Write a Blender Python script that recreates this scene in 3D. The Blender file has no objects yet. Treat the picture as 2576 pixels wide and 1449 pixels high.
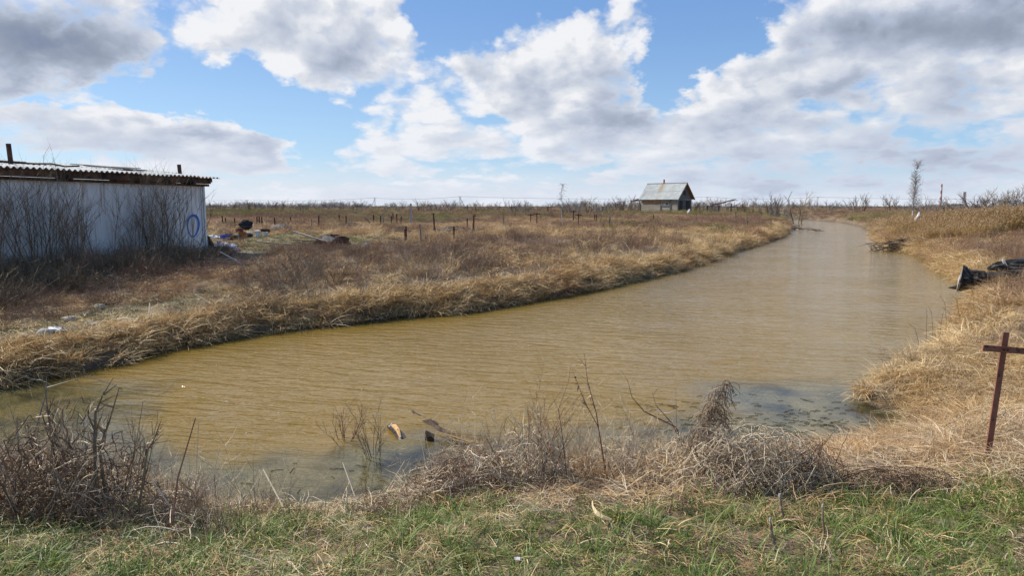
import bpy, math, random
import numpy as np
from mathutils import Vector, Matrix
R = math.radians
scene = bpy.context.scene
COL = scene.collection
# ------------------------------------------------------------------ camera
W, H, F = 2576.0, 1449.0, 1717.0          # photo measuring frame
PITCH = R(6.85); CAMH = 2.4
cam_d = bpy.data.cameras.new('camera'); cam = bpy.data.objects.new('camera', cam_d); COL.objects.link(cam)
cam.location = (0, 0, CAMH); cam.rotation_euler = (R(90) - PITCH, 0, 0)
cam_d.sensor_width = 36; cam_d.lens = 36 * F / W; cam_d.clip_end = 12000; cam_d.clip_start = 0.05
scene.camera = cam
scene.view_settings.view_transform = 'Standard'; scene.view_settings.look = 'None'
scene.view_settings.exposure = 0.35; scene.view_settings.gamma = 1
# ------------------------------------------------------------------ sun
SAZ = (-0.92, 0.39); SEL = R(43)
sl = bpy.data.lights.new('sun', 'SUN'); sl.energy = 4.9; sl.angle = R(0.5); sl.color = (1, .94, .83)
so = bpy.data.objects.new('sun', sl); COL.objects.link(so)
sv = Vector((SAZ[0] * math.cos(SEL), SAZ[1] * math.cos(SEL), math.sin(SEL))).normalized()
so.rotation_euler = sv.to_track_quat('Z', 'Y').to_euler(); so.location = (-20, 10, 30)

def ray(px, py):
    u = (px - W / 2) / F; v = (H / 2 - py) / F
    return Vector((u, math.cos(PITCH) + v * math.sin(PITCH), -math.sin(PITCH) + v * math.cos(PITCH)))
def at_z(px, py, z=0.0):
    d = ray(px, py); t = (z - CAMH) / d.z
    return Vector((0, 0, CAMH)) + d * t
def at_y(px, py, Y):
    d = ray(px, py); t = Y / d.y
    return Vector((0, 0, CAMH)) + d * t
# ------------------------------------------------------------------ world: sky and clouds
world = bpy.data.worlds.new('World'); scene.world = world; world.use_nodes = True; world.cycles.sampling_method = 'NONE'
nt = world.node_tree; nt.nodes.clear()
class NB:
    def __init__(s, nt): s.nt = nt
    def n(s, t, **k):
        o = s.nt.nodes.new(t)
        for a, b in k.items(): setattr(o, a, b)
        return o
    def put(s, sock, v):
        if v is None: return
        if isinstance(v, bpy.types.NodeSocket): s.nt.links.new(v, sock)
        else: sock.default_value = v
    def m(s, op, a, b=None, c=None, clamp=False):
        o = s.n('ShaderNodeMath', operation=op, use_clamp=clamp)
        for i, v in enumerate((a, b, c)): s.put(o.inputs[i], v)
        return o.outputs[0]
    def v(s, op, a, b=None, c=None):
        o = s.n('ShaderNodeVectorMath', operation=op)
        for i, v in enumerate((a, b, c)): s.put(o.inputs[i], v)
        return o.outputs['Value'] if op in ('DOT_PRODUCT', 'LENGTH') else o.outputs[0]
    def mix(s, f, a, b, mode='MIX'):
        o = s.n('ShaderNodeMix', data_type='RGBA', blend_type=mode)
        s.put(o.inputs[0], f); s.put(o.inputs[6], a); s.put(o.inputs[7], b)
        return o.outputs[2]
    def noise(s, vec, scale, detail=4, rough=.5, dist=0.0, out='Fac'):
        o = s.n('ShaderNodeTexNoise'); s.put(o.inputs['Vector'], vec); s.put(o.inputs['Scale'], scale)
        s.put(o.inputs['Detail'], detail); s.put(o.inputs['Roughness'], rough); s.put(o.inputs['Distortion'], dist)
        return o.outputs[out]
    def sstep(s, x, lo, hi, a=0.0, b=1.0):
        o = s.n('ShaderNodeMapRange', interpolation_type='SMOOTHSTEP')
        for i, v in enumerate((x, lo, hi, a, b)): s.put(o.inputs[i], v)
        return o.outputs[0]
    def lin(s, x, lo, hi, a=0.0, b=1.0):
        o = s.n('ShaderNodeMapRange'); 
        for i, v in enumerate((x, lo, hi, a, b)): s.put(o.inputs[i], v)
        return o.outputs[0]
    def ramp(s, f, stops):
        o = s.n('ShaderNodeValToRGB'); s.put(o.inputs[0], f); e = o.color_ramp.elements
        while len(e) < len(stops): e.new(0.5)
        for i, (p, c) in enumerate(stops):
            e[i].position = p; e[i].color = (c[0], c[1], c[2], 1)
        return o.outputs[0]
B = NB(nt)
sky = B.n('ShaderNodeTexSky', sky_type='NISHITA'); sky.sun_disc = False
sky.sun_elevation = SEL; sky.sun_rotation = math.atan2(SAZ[0], SAZ[1]); sky.altitude = 100
sky.air_density = 1.0; sky.dust_density = 0.6; sky.ozone_density = 1.6
tc = B.n('ShaderNodeTexCoord').outputs['Generated']
dirv = B.v('NORMALIZE', tc)
sx = B.n('ShaderNodeSeparateXYZ'); B.put(sx.inputs[0], dirv)
az = B.m('ARCTAN2', sx.outputs[0], sx.outputs[1]); el = B.m('ARCSINE', sx.outputs[2])
el0 = B.m('MAXIMUM', el, 0.0)
def comb(x, y, z=0.0):
    o = B.n('ShaderNodeCombineXYZ'); B.put(o.inputs[0], x); B.put(o.inputs[1], y); B.put(o.inputs[2], z); return o.outputs[0]
q0 = comb(az, el)
nv = B.m('LOGARITHM', B.m('ADD', el0, .11), math.e)
nvec = comb(B.m('MULTIPLY', az, 4.6), B.m('MULTIPLY', nv, 2.1), 3.7)
# low-frequency warp of the placement field so that cloud banks have uneven outlines
wn = B.noise(nvec, 2.2, 5, .62, 0, 'Color')
q = B.v('MULTIPLY_ADD', B.v('SUBTRACT', wn, (.5, .5, .5)), (.16, .085, 0), q0)
def ae(px, py):
    d = ray(px, py).normalized(); return math.atan2(d.x, d.y), math.asin(d.z)
def gauss_sum(blobs, qv):
    acc = None
    for (cx, cy, rx, ry, w) in blobs:
        a, e = ae(cx, cy); ix = 1 / (rx / F * .9); iy = 1 / (ry / F)
        t = B.v('MULTIPLY_ADD', qv, (ix, iy, 0), (-a * ix, -e * iy, 0))
        g = B.m('POWER', math.exp(-1), B.v('DOT_PRODUCT', t, t))
        acc = B.m('MULTIPLY', g, w) if acc is None else B.m('MULTIPLY_ADD', g, w, acc)
    return acc
COVER = [(1170, 20, 150, 85, -1.0), (1090, 100, 70, 40, -.35), (1780, 50, 130, 90, -1.0), (1690, 190, 60, 75, -.9), (1740, 140, 110, 50, -.7),
         (1640, 235, 45, 40, -.55), (560, 235, 190, 48, -1.0), (740, 300, 130, 45, -.85), (430, 175, 50, 50, -.45), (330, 250, 180, 22, -.5),
         (800, 385, 70, 45, -.75), (600, 190, 60, 30, -.4), (2035, 262, 70, 30, -.32), (2200, 215, 50, 22, -.3), (850, 215, 60, 18, -.3),
         (1240, 290, 70, 16, -.35), (640, 440, 120, 14, -.25), (1480, 10, 80, 25, -.5), (1900, 20, 60, 30, -.5), (90, 262, 90, 10, -.35),
         (180, 150, 220, 80, .4), (820, 110, 200, 90, .35), (1430, 190, 190, 130, .45), (2330, 90, 300, 90, .4), (2050, 200, 170, 60, .35),
         (1900, 320, 250, 90, .3), (480, 335, 190, 40, .4), (640, 375, 70, 40, .4), (800, 330, 50, 20, .1)]
DARK = [(150, 150, 220, 62, .85), (60, 60, 170, 50, .75), (300, 40, 130, 40, .45), (620, 95, 130, 40, .12), (900, 135, 110, 48, .42), (770, 85, 80, 45, .12),
        (1550, 225, 85, 85, .6), (1500, 305, 190, 34, .5), (1330, 255, 60, 20, .22), (2400, 75, 270, 60, .85), (2560, 20, 130, 60, .55), (2180, 60, 160, 45, .35),
        (2110, 225, 110, 42, .6), (1950, 312, 130, 20, .35), (665, 385, 50, 32, .5), (500, 340, 110, 16, .5), (700, 250, 60, 14, .3), (1300, 210, 60, 60, .2), (820, 330, 70, 20, .25), (1200, 130, 40, 50, .15), (80, 345, 160, 26, .55),
        (330, 385, 120, 22, .35), (2440, 215, 150, 40, .4), (2300, 320, 260, 60, .2), (2200, 440, 420, 45, .34), (1100, 350, 120, 20, .22),
        (950, 440, 200, 22, .16), (1750, 420, 300, 25, .22), (1420, 380, 160, 14, .2), (2500, 400, 250, 80, .3), (2150, 400, 380, 80, .36), (1750, 455, 350, 30, .22), (1000, 250, 80, 20, .2), (40, 430, 220, 30, .3)]
fld = gauss_sum(COVER, q)
def fbm(vec):
    a = B.noise(vec, 1.5, 9, .54)
    vo = B.n('ShaderNodeTexVoronoi', feature='SMOOTH_F1'); 
    B.put(vo.inputs['Vector'], B.v('MULTIPLY_ADD', B.noise(vec, 5, 4, .6, 0, 'Color'), (.25, .25, .0), vec))
    vo.inputs['Scale'].default_value = 3.6; vo.inputs['Detail'].default_value = 2.2; vo.inputs['Roughness'].default_value = .55; vo.inputs['Smoothness'].default_value = .35
    b = B.m('SUBTRACT', 1.0, vo.outputs['Distance'])
    return B.m('MULTIPLY_ADD', b, .42, B.m('MULTIPLY', a, .9))
n1 = fbm(nvec)
n2 = fbm(B.v('ADD', nvec, (-.10, .085, 0)))
n3 = B.noise(B.v('ADD', nvec, (-.25, .30, 0)), 1.6, 3, .5)
high = B.m('MULTIPLY', B.m('MAXIMUM', B.sstep(el, .5, .8), B.sstep(B.m('ABSOLUTE', az), 1.0, 1.5)), -.48)   # unseen clouds overhead and behind thinned to cut the ambient light
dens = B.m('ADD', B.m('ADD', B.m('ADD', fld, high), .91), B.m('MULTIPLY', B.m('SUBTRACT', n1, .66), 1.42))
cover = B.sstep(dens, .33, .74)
cover = B.m('MAXIMUM', cover, B.sstep(el, .075, .01, 0, .82))
relief = B.m('MULTIPLY', B.m('MULTIPLY', B.m('SUBTRACT', n2, n1), 1.5), B.sstep(el, .01, .16, .3, 1.0))
dk = gauss_sum(DARK, B.v('MULTIPLY_ADD', B.v('SUBTRACT', wn, (.5, .5, .5)), (.10, .07, 0), q0))
relief = B.m('MULTIPLY', relief, B.sstep(dens, .60, 1.35, 1.0, .3))
shade = B.m('ADD', B.m('MULTIPLY', dk, B.m('MULTIPLY_ADD', n3, .8, .5)), relief)
shade = B.m('ADD', shade, B.m('MULTIPLY', B.sstep(n3, .40, .70), .23))
shade = B.m('MULTIPLY', shade, B.sstep(dens, .42, 1.05, .25, 1.0))
shade = B.m('MULTIPLY', B.m('MAXIMUM', shade, 0.0), .72)
ccol = B.ramp(shade, [(0.0, (.82, .83, .86)), (.06, (.72, .74, .785)), (.18, (.565, .61, .70)), (.38, (.40, .455, .57)), (.65, (.29, .335, .43)), (1.0, (.185, .235, .345))])
ccol = B.v('SCALE', ccol); nt.nodes[-1].inputs['Scale'].default_value = 8.5
skc = B.mix(1.0, sky.outputs[0], (.92, .97, 1.04, 1), 'MULTIPLY')
skc = B.mix(.6, skc, B.mix(B.sstep(el, .0, .30), (3.1, 5.2, 7.6, 1), (1.35, 2.9, 6.1, 1)))      # clear air: keep the gaps properly blue
hz = B.sstep(el, .16, 0.0, 0, .55)
ccol = B.mix(B.m('MULTIPLY', hz, .8), ccol, (5.6, 6.2, 7.3, 1))
final = B.mix(cover, skc, ccol)
bg = B.n('ShaderNodeBackground'); B.put(bg.inputs[0], final); bg.inputs[1].default_value = 0.1
ow = B.n('ShaderNodeOutputWorld'); nt.links.new(bg.outputs[0], ow.inputs[0])

# ------------------------------------------------------------------ helpers
def tag(o, label=None, cat=None, group=None, kind=None):
    if label: o['label'] = label
    if cat: o['category'] = cat
    if group: o['group'] = group
    if kind: o['kind'] = kind
    return o
def empty(name, loc, rz=0.0):
    o = bpy.data.objects.new(name, None); COL.objects.link(o); o.location = loc; o.rotation_euler = (0, 0, rz); o.empty_display_size = .2
    return o
class MB:
    def __init__(s): s.v = []; s.f = []; s.a = []; s.cur = 0.5
    def add(s, vs, fs):
        b = len(s.v); s.v += [tuple(p) for p in vs]; s.f += [tuple(i + b for i in f) for f in fs]; s.a += [s.cur] * len(fs)
    def box(s, c, size, rot=None, jit=0.0):
        hx, hy, hz = size[0] / 2, size[1] / 2, size[2] / 2
        m = Matrix.Identity(3) if rot is None else rot
        vs = []
        for x in (-1, 1):
            for y in (-1, 1):
                for z in (-1, 1):
                    p = m @ Vector((x * hx, y * hy, z * hz)) + Vector(c)
                    if jit: p += Vector((random.uniform(-jit, jit), random.uniform(-jit, jit), random.uniform(-jit, jit)))
                    vs.append(p)
        s.add(vs, [(0, 1, 3, 2), (4, 6, 7, 5), (0, 4, 5, 1), (2, 3, 7, 6), (0, 2, 6, 4), (1, 5, 7, 3)])
    def bar(s, p, q, w, t=None, up=(0, 0, 1)):
        p = Vector(p); q = Vector(q); t = t or w; d = (q - p); L = d.length; d.normalize()
        u = Vector(up)
        if abs(d.dot(u)) > .95: u = Vector((1, 0, 0))
        x = d.cross(u).normalized(); z = x.cross(d)
        m = Matrix((x, d, z)).transposed()
        s.box((p + q) / 2, (w, L, t), m)
    def tube(s, pts, rad, n=5, cap=True, irr=0.0):
        pts = [Vector(p) for p in pts]; k = len(pts)
        if not hasattr(rad, '__len__'): rad = [rad] * k
        vs = []; fs = []
        pr = Vector((.31, .77, .55))
        for i, p in enumerate(pts):
            d = (pts[min(i + 1, k - 1)] - pts[max(i - 1, 0)])
            if d.length < 1e-9: d = Vector((0, 0, 1))
            d.normalize()
            x = d.cross(pr)
            if x.length < .05: x = d.cross(Vector((1, .2, 0)))
            x.normalize(); y = d.cross(x)
            for j in range(n):
                a = 2 * math.pi * j / n; r = rad[i] * (1 + (random.uniform(-irr, irr) if irr else 0))
                vs.append(p + x * (math.cos(a) * r) + y * (math.sin(a) * r))
        for i in range(k - 1):
            for j in range(n):
                fs.append((i * n + j, i * n + (j + 1) % n, (i + 1) * n + (j + 1) % n, (i + 1) * n + j))
        if cap:
            fs.append(tuple(range(n))[::-1]); fs.append(tuple((k - 1) * n + j for j in range(n)))
        s.add(vs, fs)
    def ribbon(s, pts, wid, side):
        k = len(pts); vs = []; fs = []
        side = Vector(side).normalized()
        for i, p in enumerate(pts):
            w = wid * (1 - (i / (k - 1)) ** 1.6 * .85) / 2
            vs += [Vector(p) - side * w, Vector(p) + side * w]
        for i in range(k - 1): fs.append((2 * i, 2 * i + 1, 2 * i + 3, 2 * i + 2))
        s.add(vs, fs)
    def lathe(s, prof, n=16, c=(0, 0, 0), cap=True):
        vs = []; fs = []; k = len(prof)
        for (r, z) in prof:
            for j in range(n):
                a = 2 * math.pi * j / n; vs.append((c[0] + r * math.cos(a), c[1] + r * math.sin(a), c[2] + z))
        for i in range(k - 1):
            for j in range(n): fs.append((i * n + j, i * n + (j + 1) % n, (i + 1) * n + (j + 1) % n, (i + 1) * n + j))
        if cap: fs.append(tuple(range(n))[::-1])
        s.add(vs, fs)
    def blob(s, c, r, n=10, m=7, irr=.15, seed=0, flat=0.0):
        rd = random.Random(seed); vs = []; fs = []
        for i in range(m + 1):
            t = math.pi * i / m
            for j in range(n):
                a = 2 * math.pi * j / n; k = 1 + rd.uniform(-irr, irr)
                z = math.cos(t) * k
                if flat: z = max(z, -flat)
                vs.append((c[0] + r[0] * math.sin(t) * math.cos(a) * k, c[1] + r[1] * math.sin(t) * math.sin(a) * k, c[2] + r[2] * z))
        for i in range(m):
            for j in range(n): fs.append((i * n + j, (i + 1) * n + j, (i + 1) * n + (j + 1) % n, i * n + (j + 1) % n))
        s.add(vs, fs)
    def mesh(s, name, mat, smooth=False):
        me = bpy.data.meshes.new(name); me.from_pydata(s.v, [], s.f)
        at = me.attributes.new('v', 'FLOAT', 'FACE'); at.data.foreach_set('value', s.a)
        if smooth: me.polygons.foreach_set('use_smooth', [True] * len(me.polygons))
        me.materials.append(mat); me.update(); return me
    def build(s, name, mat, parent=None, smooth=False, loc=None, rz=None):
        o = bpy.data.objects.new(name, s.mesh(name, mat, smooth))
        COL.objects.link(o)
        if parent is not None: o.parent = parent
        if loc is not None: o.location = loc
        if rz is not None: o.rotation_euler = (0, 0, rz)
        return o
def copy_tree(o, parent=None):
    c = o.copy(); COL.objects.link(c); c.parent = parent
    for ch in list(o.children): copy_tree(ch, c)
    return c
# ------------------------------------------------------------------ materials
def newmat(name):
    m = bpy.data.materials.new(name); m.use_nodes = True; m.node_tree.nodes.clear(); b = NB(m.node_tree)
    out = b.n('ShaderNodeOutputMaterial'); return m, b, out
def surf(name, c1, c2, scale=3.0, rough=.8, c3=None, scale3=1.0, th3=(.5, .65), bump=.3, bscale=30, stretch=(1, 1, 1), metal=0.0, space='Object'):
    m, b, out = newmat(name)
    tcn = b.n('ShaderNodeTexCoord'); v = b.v('MULTIPLY', tcn.outputs['Object'], stretch)
    f = b.noise(v, scale, 6, .6)
    col = b.mix(b.sstep(f, .35, .65), (*c1, 1), (*c2, 1))
    if c3:
        f3 = b.noise(v, scale3, 7, .65); col = b.mix(b.sstep(f3, th3[0], th3[1]), col, (*c3, 1))
    p = b.n('ShaderNodeBsdfPrincipled'); b.put(p.inputs['Base Color'], col); p.inputs['Roughness'].default_value = rough; p.inputs['Metallic'].default_value = metal
    p.inputs['Specular IOR Level'].default_value = .3
    bp = b.n('ShaderNodeBump'); bp.inputs['Strength'].default_value = bump; bp.inputs['Distance'].default_value = .01
    b.put(bp.inputs['Height'], b.noise(v, bscale, 5, .6)); b.put(p.inputs['Normal'], bp.outputs[0])
    b.nt.links.new(p.outputs[0], out.inputs[0]); return m
def plant(name, stops, trans=.3, patch=None, pscale=.25, rough=.7, objrand=.25):
    """fibre material: colour by strand attribute, per-clump variation and world-space patches"""
    m, b, out = newmat(name)
    at = b.n('ShaderNodeAttribute', attribute_name='v'); oi = b.n('ShaderNodeObjectInfo')
    f = b.m('ADD', b.m('MULTIPLY', at.outputs['Fac'], 1 - objrand), b.m('MULTIPLY', oi.outputs['Random'], objrand))
    k = len(stops); col = b.ramp(f, [(i / (k - 1), c) for i, c in enumerate(stops)])
    g = b.n('ShaderNodeNewGeometry')
    if patch:
        for (pc, sc, lo, hi, amt, off) in patch:
            n = b.noise(b.v('ADD', g.outputs['Position'], (off, off * .7, 0)), sc, 4, .6)
            col = b.mix(b.m('MULTIPLY', b.sstep(n, lo, hi), amt), col, (*pc, 1))
    d = b.n('ShaderNodeBsdfDiffuse'); b.put(d.inputs[0], col)
    t = b.n('ShaderNodeBsdfTranslucent'); b.put(t.inputs[0], col)
    gl = b.n('ShaderNodeBsdfGlossy'); gl.inputs['Roughness'].default_value = .5; b.put(gl.inputs[0], (.9, .9, .85, 1))
    mx = b.n('ShaderNodeMixShader'); mx.inputs[0].default_value = trans; b.nt.links.new(d.outputs[0], mx.inputs[1]); b.nt.links.new(t.outputs[0], mx.inputs[2])
    m2 = b.n('ShaderNodeMixShader'); m2.inputs[0].default_value = .04; b.nt.links.new(mx.outputs[0], m2.inputs[1]); b.nt.links.new(gl.outputs[0], m2.inputs[2])
    b.nt.links.new(m2.outputs[0], out.inputs[0]); return m
RED = (.17, .095, .055); OLV = (.16, .15, .05)
M = {}
M['straw'] = plant('straw', [(.12, .065, .028), (.36, .215, .085), (.57, .385, .17), (.74, .55, .29), (.84, .70, .45)], .18,
                   [((.34, .18, .09), .16, .46, .62, .55, 0), ((.13, .085, .05), .45, .56, .70, .5, 20)])
M['strawfar'] = plant('strawfar', [(.19, .115, .06), (.38, .24, .12), (.50, .34, .17), (.62, .46, .25)], .2,
                      [((.32, .18, .12), .06, .45, .6, .6, 0), ((.30, .26, .08), .09, .6, .72, .6, 50)])
M['weed'] = plant('weed', [(.06, .036, .022), (.16, .095, .055), (.28, .18, .11), (.44, .31, .20)], .1, [((.22, .11, .06), .3, .5, .65, .5, 7)])
M['redweed'] = plant('redweed', [(.16, .085, .055), (.28, .155, .095), (.38, .22, .135), (.46, .31, .19)], .15)
M['bleach'] = plant('bleach', [(.24, .17, .10), (.50, .385, .25), (.68, .555, .38), (.82, .71, .54)], .2)
M['green'] = plant('green', [(.04, .07, .012), (.085, .14, .02), (.145, .215, .032), (.23, .28, .06), (.40, .37, .14)], .35,
                   [((.20, .19, .06), 1.3, .55, .72, .45, 3)])
M['moss'] = plant('moss', [(.035, .045, .012), (.075, .085, .02), (.12, .115, .035), (.20, .15, .075)], .2)
M['willow'] = plant('willow', [(.14, .10, .04), (.27, .24, .07), (.38, .36, .10), (.46, .42, .15)], .3)
M['reed'] = plant('reed', [(.24, .14, .055), (.40, .26, .10), (.54, .38, .17), (.68, .52, .28)], .25)
M['plume'] = plant('plume', [(.16, .09, .045), (.30, .18, .08), (.44, .29, .14)], .25)
M['twig'] = plant('twig', [(.06, .042, .024), (.13, .092, .052), (.23, .165, .10), (.16, .085, .045)], 0)
M['greytwig'] = plant('greytwig', [(.10, .085, .075), (.18, .155, .135), (.27, .235, .205), (.19, .14, .12)], 0)
M['redtwig'] = plant('redtwig', [(.10, .035, .025), (.16, .06, .04), (.20, .10, .06)], 0)
M['birch'] = surf('birch_bark', (.62, .60, .56), (.45, .42, .38), 4, .8, (.05, .045, .04), 14, (.56, .62), stretch=(1, 1, 3))
M['darkwood'] = surf('old_dark_wood', (.035, .022, .015), (.085, .05, .032), 5, .85, stretch=(1, 1, 1), bump=.5)
M['beam'] = surf('eave_beam_wood', (.05, .028, .018), (.13, .07, .04), 3, .85, (.02, .014, .012), 2, (.5, .62), bump=.6)
M['rust'] = surf('rusty_iron', (.10, .035, .018), (.19, .075, .04), 14, .9, (.03, .02, .018), 5, (.55, .68), bump=.4)
M['rustdark'] = surf('dark_rusty_iron', (.045, .022, .016), (.10, .045, .03), 9, .9, bump=.4)
M['crossp'] = surf('flaking_red_paint', (.20, .075, .045), (.27, .115, .075), 9, .8, (.05, .025, .018), 7, (.54, .62), bump=.3)
M['panel'] = surf('white_panel', (.70, .69, .67), (.58, .57, .555), 1.2, .6, (.30, .23, .17), 3.0, (.50, .70), bump=.15, stretch=(3.5, 3.5, .3))
M['slate'] = surf('asbestos_sheet', (.42, .42, .40), (.54, .54, .51), 2, .85, (.20, .19, .17), 3, (.55, .75), bump=.4)
M['board'] = surf('weathered_board', (.30, .25, .19), (.42, .37, .30), 4, .85, (.12, .09, .07), 6, (.5, .65), bump=.5, stretch=(1, 1, 4))
M['logwood'] = surf('grey_log_wood', (.27, .23, .18), (.42, .37, .30), 1.4, .85, (.12, .085, .06), 3, (.52, .7), bump=.5, stretch=(.5, .5, 5))
M['orangewood'] = surf('orange_wood', (.30, .14, .05), (.42, .22, .09), 2, .85, (.16, .08, .04), 4, (.5, .7))
M['greywood'] = surf('grey_plank', (.13, .12, .11), (.22, .20, .18), 3, .85, (.05, .045, .04), 5, (.5, .7), stretch=(4, 4, 1))
M['char'] = surf('charred_wood', (.018, .016, .015), (.07, .06, .052), 9, .97, (.34, .30, .26), 4.5, (.55, .66), bump=1.0, bscale=14, stretch=(.5, 2, 2))
M['cut'] = surf('sawn_end', (.46, .43, .39), (.32, .29, .26), 9, .85, (.10, .085, .07), 5, (.5, .62), bump=1)
M['stub'] = surf('stub_wood', (.24, .16, .10), (.36, .26, .17), 20, .9, (.10, .07, .05), 12, (.5, .65), bump=1)
M['freshwood'] = surf('torn_orange_wood', (.55, .30, .12), (.68, .42, .20), 9, .8, (.20, .10, .05), 12, (.55, .7))
M['black'] = surf('black_cloth', (.012, .012, .014), (.03, .03, .034), 6, .75, bump=.6)
M['white'] = surf('white_plastic', (.70, .70, .70), (.58, .59, .60), 4, .45)
M['pinkbag'] = surf('pink_white_bag', (.72, .70, .70), (.62, .60, .62), 3, .4, (.62, .22, .15), 2.4, (.50, .58), bump=.8, bscale=9)
M['blue'] = surf('blue_plastic', (.015, .08, .55), (.02, .10, .62), 3, .4)
M['bluepaint'] = surf('blue_spray_paint', (.03, .12, .42), (.05, .17, .5), 6, .5)
M['orange'] = surf('orange_brown_tin', (.30, .10, .03), (.38, .15, .05), 4, .6)
M['cream'] = surf('cream_enamel', (.62, .56, .38), (.55, .48, .3), 4, .4)
M['steel'] = surf('dull_tin', (.40, .43, .46), (.30, .32, .35), 5, .5)
M['concrete'] = surf('pale_concrete', (.46, .42, .35), (.35, .31, .26), 5, .9)
M['mound'] = surf('grey_heap', (.12, .105, .095), (.18, .155, .14), 5, .95, bump=1)
M['glass'] = surf('window_pane', (.20, .24, .30), (.05, .06, .08), 2, .15)
M['red'] = surf('hazed_red_band', (.42, .17, .14), (.38, .15, .12), 2, .7)  # distance haze mixed into this and the white band colour
M['whitep'] = surf('hazed_white_band', (.5, .51, .53), (.47, .48, .5), 2, .7)
M['skin'] = surf('pale_rag', (.66, .64, .62), (.5, .48, .48), 7, .8)
M['leafstrip'] = surf('yellow_strip', (.44, .33, .16), (.56, .44, .25), 9, .6)
# ------------------------------------------------------------------ river outline and terrain
Lpx = [(0, 975), (60, 962), (130, 948), (300, 915), (400, 884), (500, 866), (620, 845), (750, 826), (880, 815), (1010, 798), (1150, 788), (1250, 772), (1400, 748),
       (1500, 728), (1600, 705), (1700, 683), (1800, 650), (1850, 632), (1920, 612), (1962, 597), (1992, 580), (1990, 567), (1962, 558)]
Rpx = [(1955, 551), (2030, 553), (2120, 560), (2165, 569), (2192, 585), (2207, 600), (2235, 620), (2300, 640), (2335, 652), (2350, 675), (2420, 702), (2460, 735), (2462, 765),
       (2412, 815), (2395, 860), (2372, 893), (2300, 925), (2230, 955), (2150, 1003), (2200, 1022), (2285, 1040), (2305, 1075), (2262, 1108), (2150, 1130), (2000, 1165),
       (1800, 1200), (1500, 1205), (1200, 1210), (1060, 1225), (950, 1270), (820, 1305), (600, 1290), (430, 1240), (250, 1205), (0, 1170)]
poly = [(-24, -8), (-16, 1.5), (-10.5, 6.5)] + [at_z(x, y).xy[:] for x, y in Lpx] + [at_z(x, y).xy[:] for x, y in Rpx] + [(-6.5, 4.2), (-9, 1), (-14, -8)]
PL = np.array(poly)
def sdist(X, Y):
    """distance to the shoreline, positive on land"""
    X = np.atleast_1d(np.asarray(X, float)); Y = np.atleast_1d(np.asarray(Y, float))
    out = np.full(X.shape, 1e9); ins = np.zeros(X.shape, bool)
    n = len(PL)
    for i in range(n):
        ax, ay = PL[i]; bx, by = PL[(i + 1) % n]; dx, dy = bx - ax, by - ay
        t = np.clip(((X - ax) * dx + (Y - ay) * dy) / (dx * dx + dy * dy), 0, 1)
        out = np.minimum(out, (X - ax - t * dx) ** 2 + (Y - ay - t * dy) ** 2)
        c = ((ay > Y) != (by > Y)); 
        with np.errstate(divide='ignore', invalid='ignore'):
            xi = (bx - ax) * (Y - ay) / (by - ay + 1e-12) + ax
        ins ^= c & (X < xi)
    d = np.sqrt(out); return np.where(ins, -d, d)
def vnoise(X, Y, sc, seed=0):
    X = np.asarray(X, float) * sc; Y = np.asarray(Y, float) * sc
    def h(i, j): 
        k = np.sin(i * 127.1 + j * 311.7 + seed * 74.7) * 43758.5453; return k - np.floor(k)
    i = np.floor(X); j = np.floor(Y); f = X - i; g = Y - j; f = f * f * (3 - 2 * f); g = g * g * (3 - 2 * g)
    return (h(i, j) * (1 - f) + h(i + 1, j) * f) * (1 - g) + (h(i, j + 1) * (1 - f) + h(i + 1, j + 1) * f) * g
def sm(x, a, b):
    t = np.clip((x - a) / (b - a), 0, 1); return t * t * (3 - 2 * t)
def terr(X, Y):
    X = np.atleast_1d(np.asarray(X, float)); Y = np.atleast_1d(np.asarray(Y, float))
    sd = sdist(X, Y); p = np.maximum(sd, 0)
    near = .80 * (1 - np.exp(-(p / 1.15) ** 1.2))
    base = .92 + .36 * sm(Y, 28, 95)
    left = 1 - sm(X, -9, -5.5)                                # gentle low bank in front of the shed
    k1 = .34 * (1 - np.exp(-p / .30)) ; k2 = (base - .34) * (1 - np.exp(-p / (2.4 + 1.6 * left)))
    k2l = (base - .34) * sm(p, 1.2, 9.5); far = k1 + k2 * (1 - left) + k2l * left
    wr = sm(Y, 6.5, 9.5)
    onleft = ((X < -5.2) & (Y > 6.0 + (X + 5.2) * .55)).astype(float)
    w = np.maximum(wr, onleft)
    z = near * (1 - w) + far * w
    amp = sm(p, .3, 2.5)
    z = z + amp * ((vnoise(X, Y, .45, 1) - .5) * .16 + (vnoise(X, Y, 1.7, 2) - .5) * .07) * np.where(Y < 5, .6, 1)
    z = z + sm(p, .02, .5) * (vnoise(X, Y, 6, 3) - .5) * .035
    z = np.where(sd < 0, -.55 * sm(-sd, 0, 1.6) - .02, z)
    return z
def tz(x, y): return float(terr(x, y)[0])
def hit(px, py, off=0.0, ymax=130.0):
    """walk the line of sight until it meets the ground raised by off"""
    d = ray(px, py); Ys = np.geomspace(2.0, ymax, 500); X = d.x / d.y * Ys; Z = CAMH + d.z / d.y * Ys
    below = np.nonzero(Z < np.maximum(terr(X, Ys), 0) + off)[0]
    i = below[0] if len(below) else len(Ys) - 1
    return float(X[i]), float(Ys[i]), float(terr(X[i], Ys[i])[0])
def grid_mesh():
    az_ = np.concatenate([np.linspace(-150, -52, 50)[:-1], np.linspace(-52, 52, 470), np.linspace(52, 150, 50)[1:]]) * math.pi / 180
    rr = np.concatenate([np.geomspace(.5, 12, 130)[:-1], np.geomspace(12, 130, 190)[:-1], np.geomspace(130, 6000, 50)])
    A, Rr = np.meshgrid(az_, rr); X = np.sin(A) * Rr; Y = np.cos(A) * Rr - 1.0
    Z = terr(X.ravel(), Y.ravel()).reshape(X.shape)
    return X, Y, Z, len(rr), len(az_)
X, Y, Z, nr, na = grid_mesh()
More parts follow.
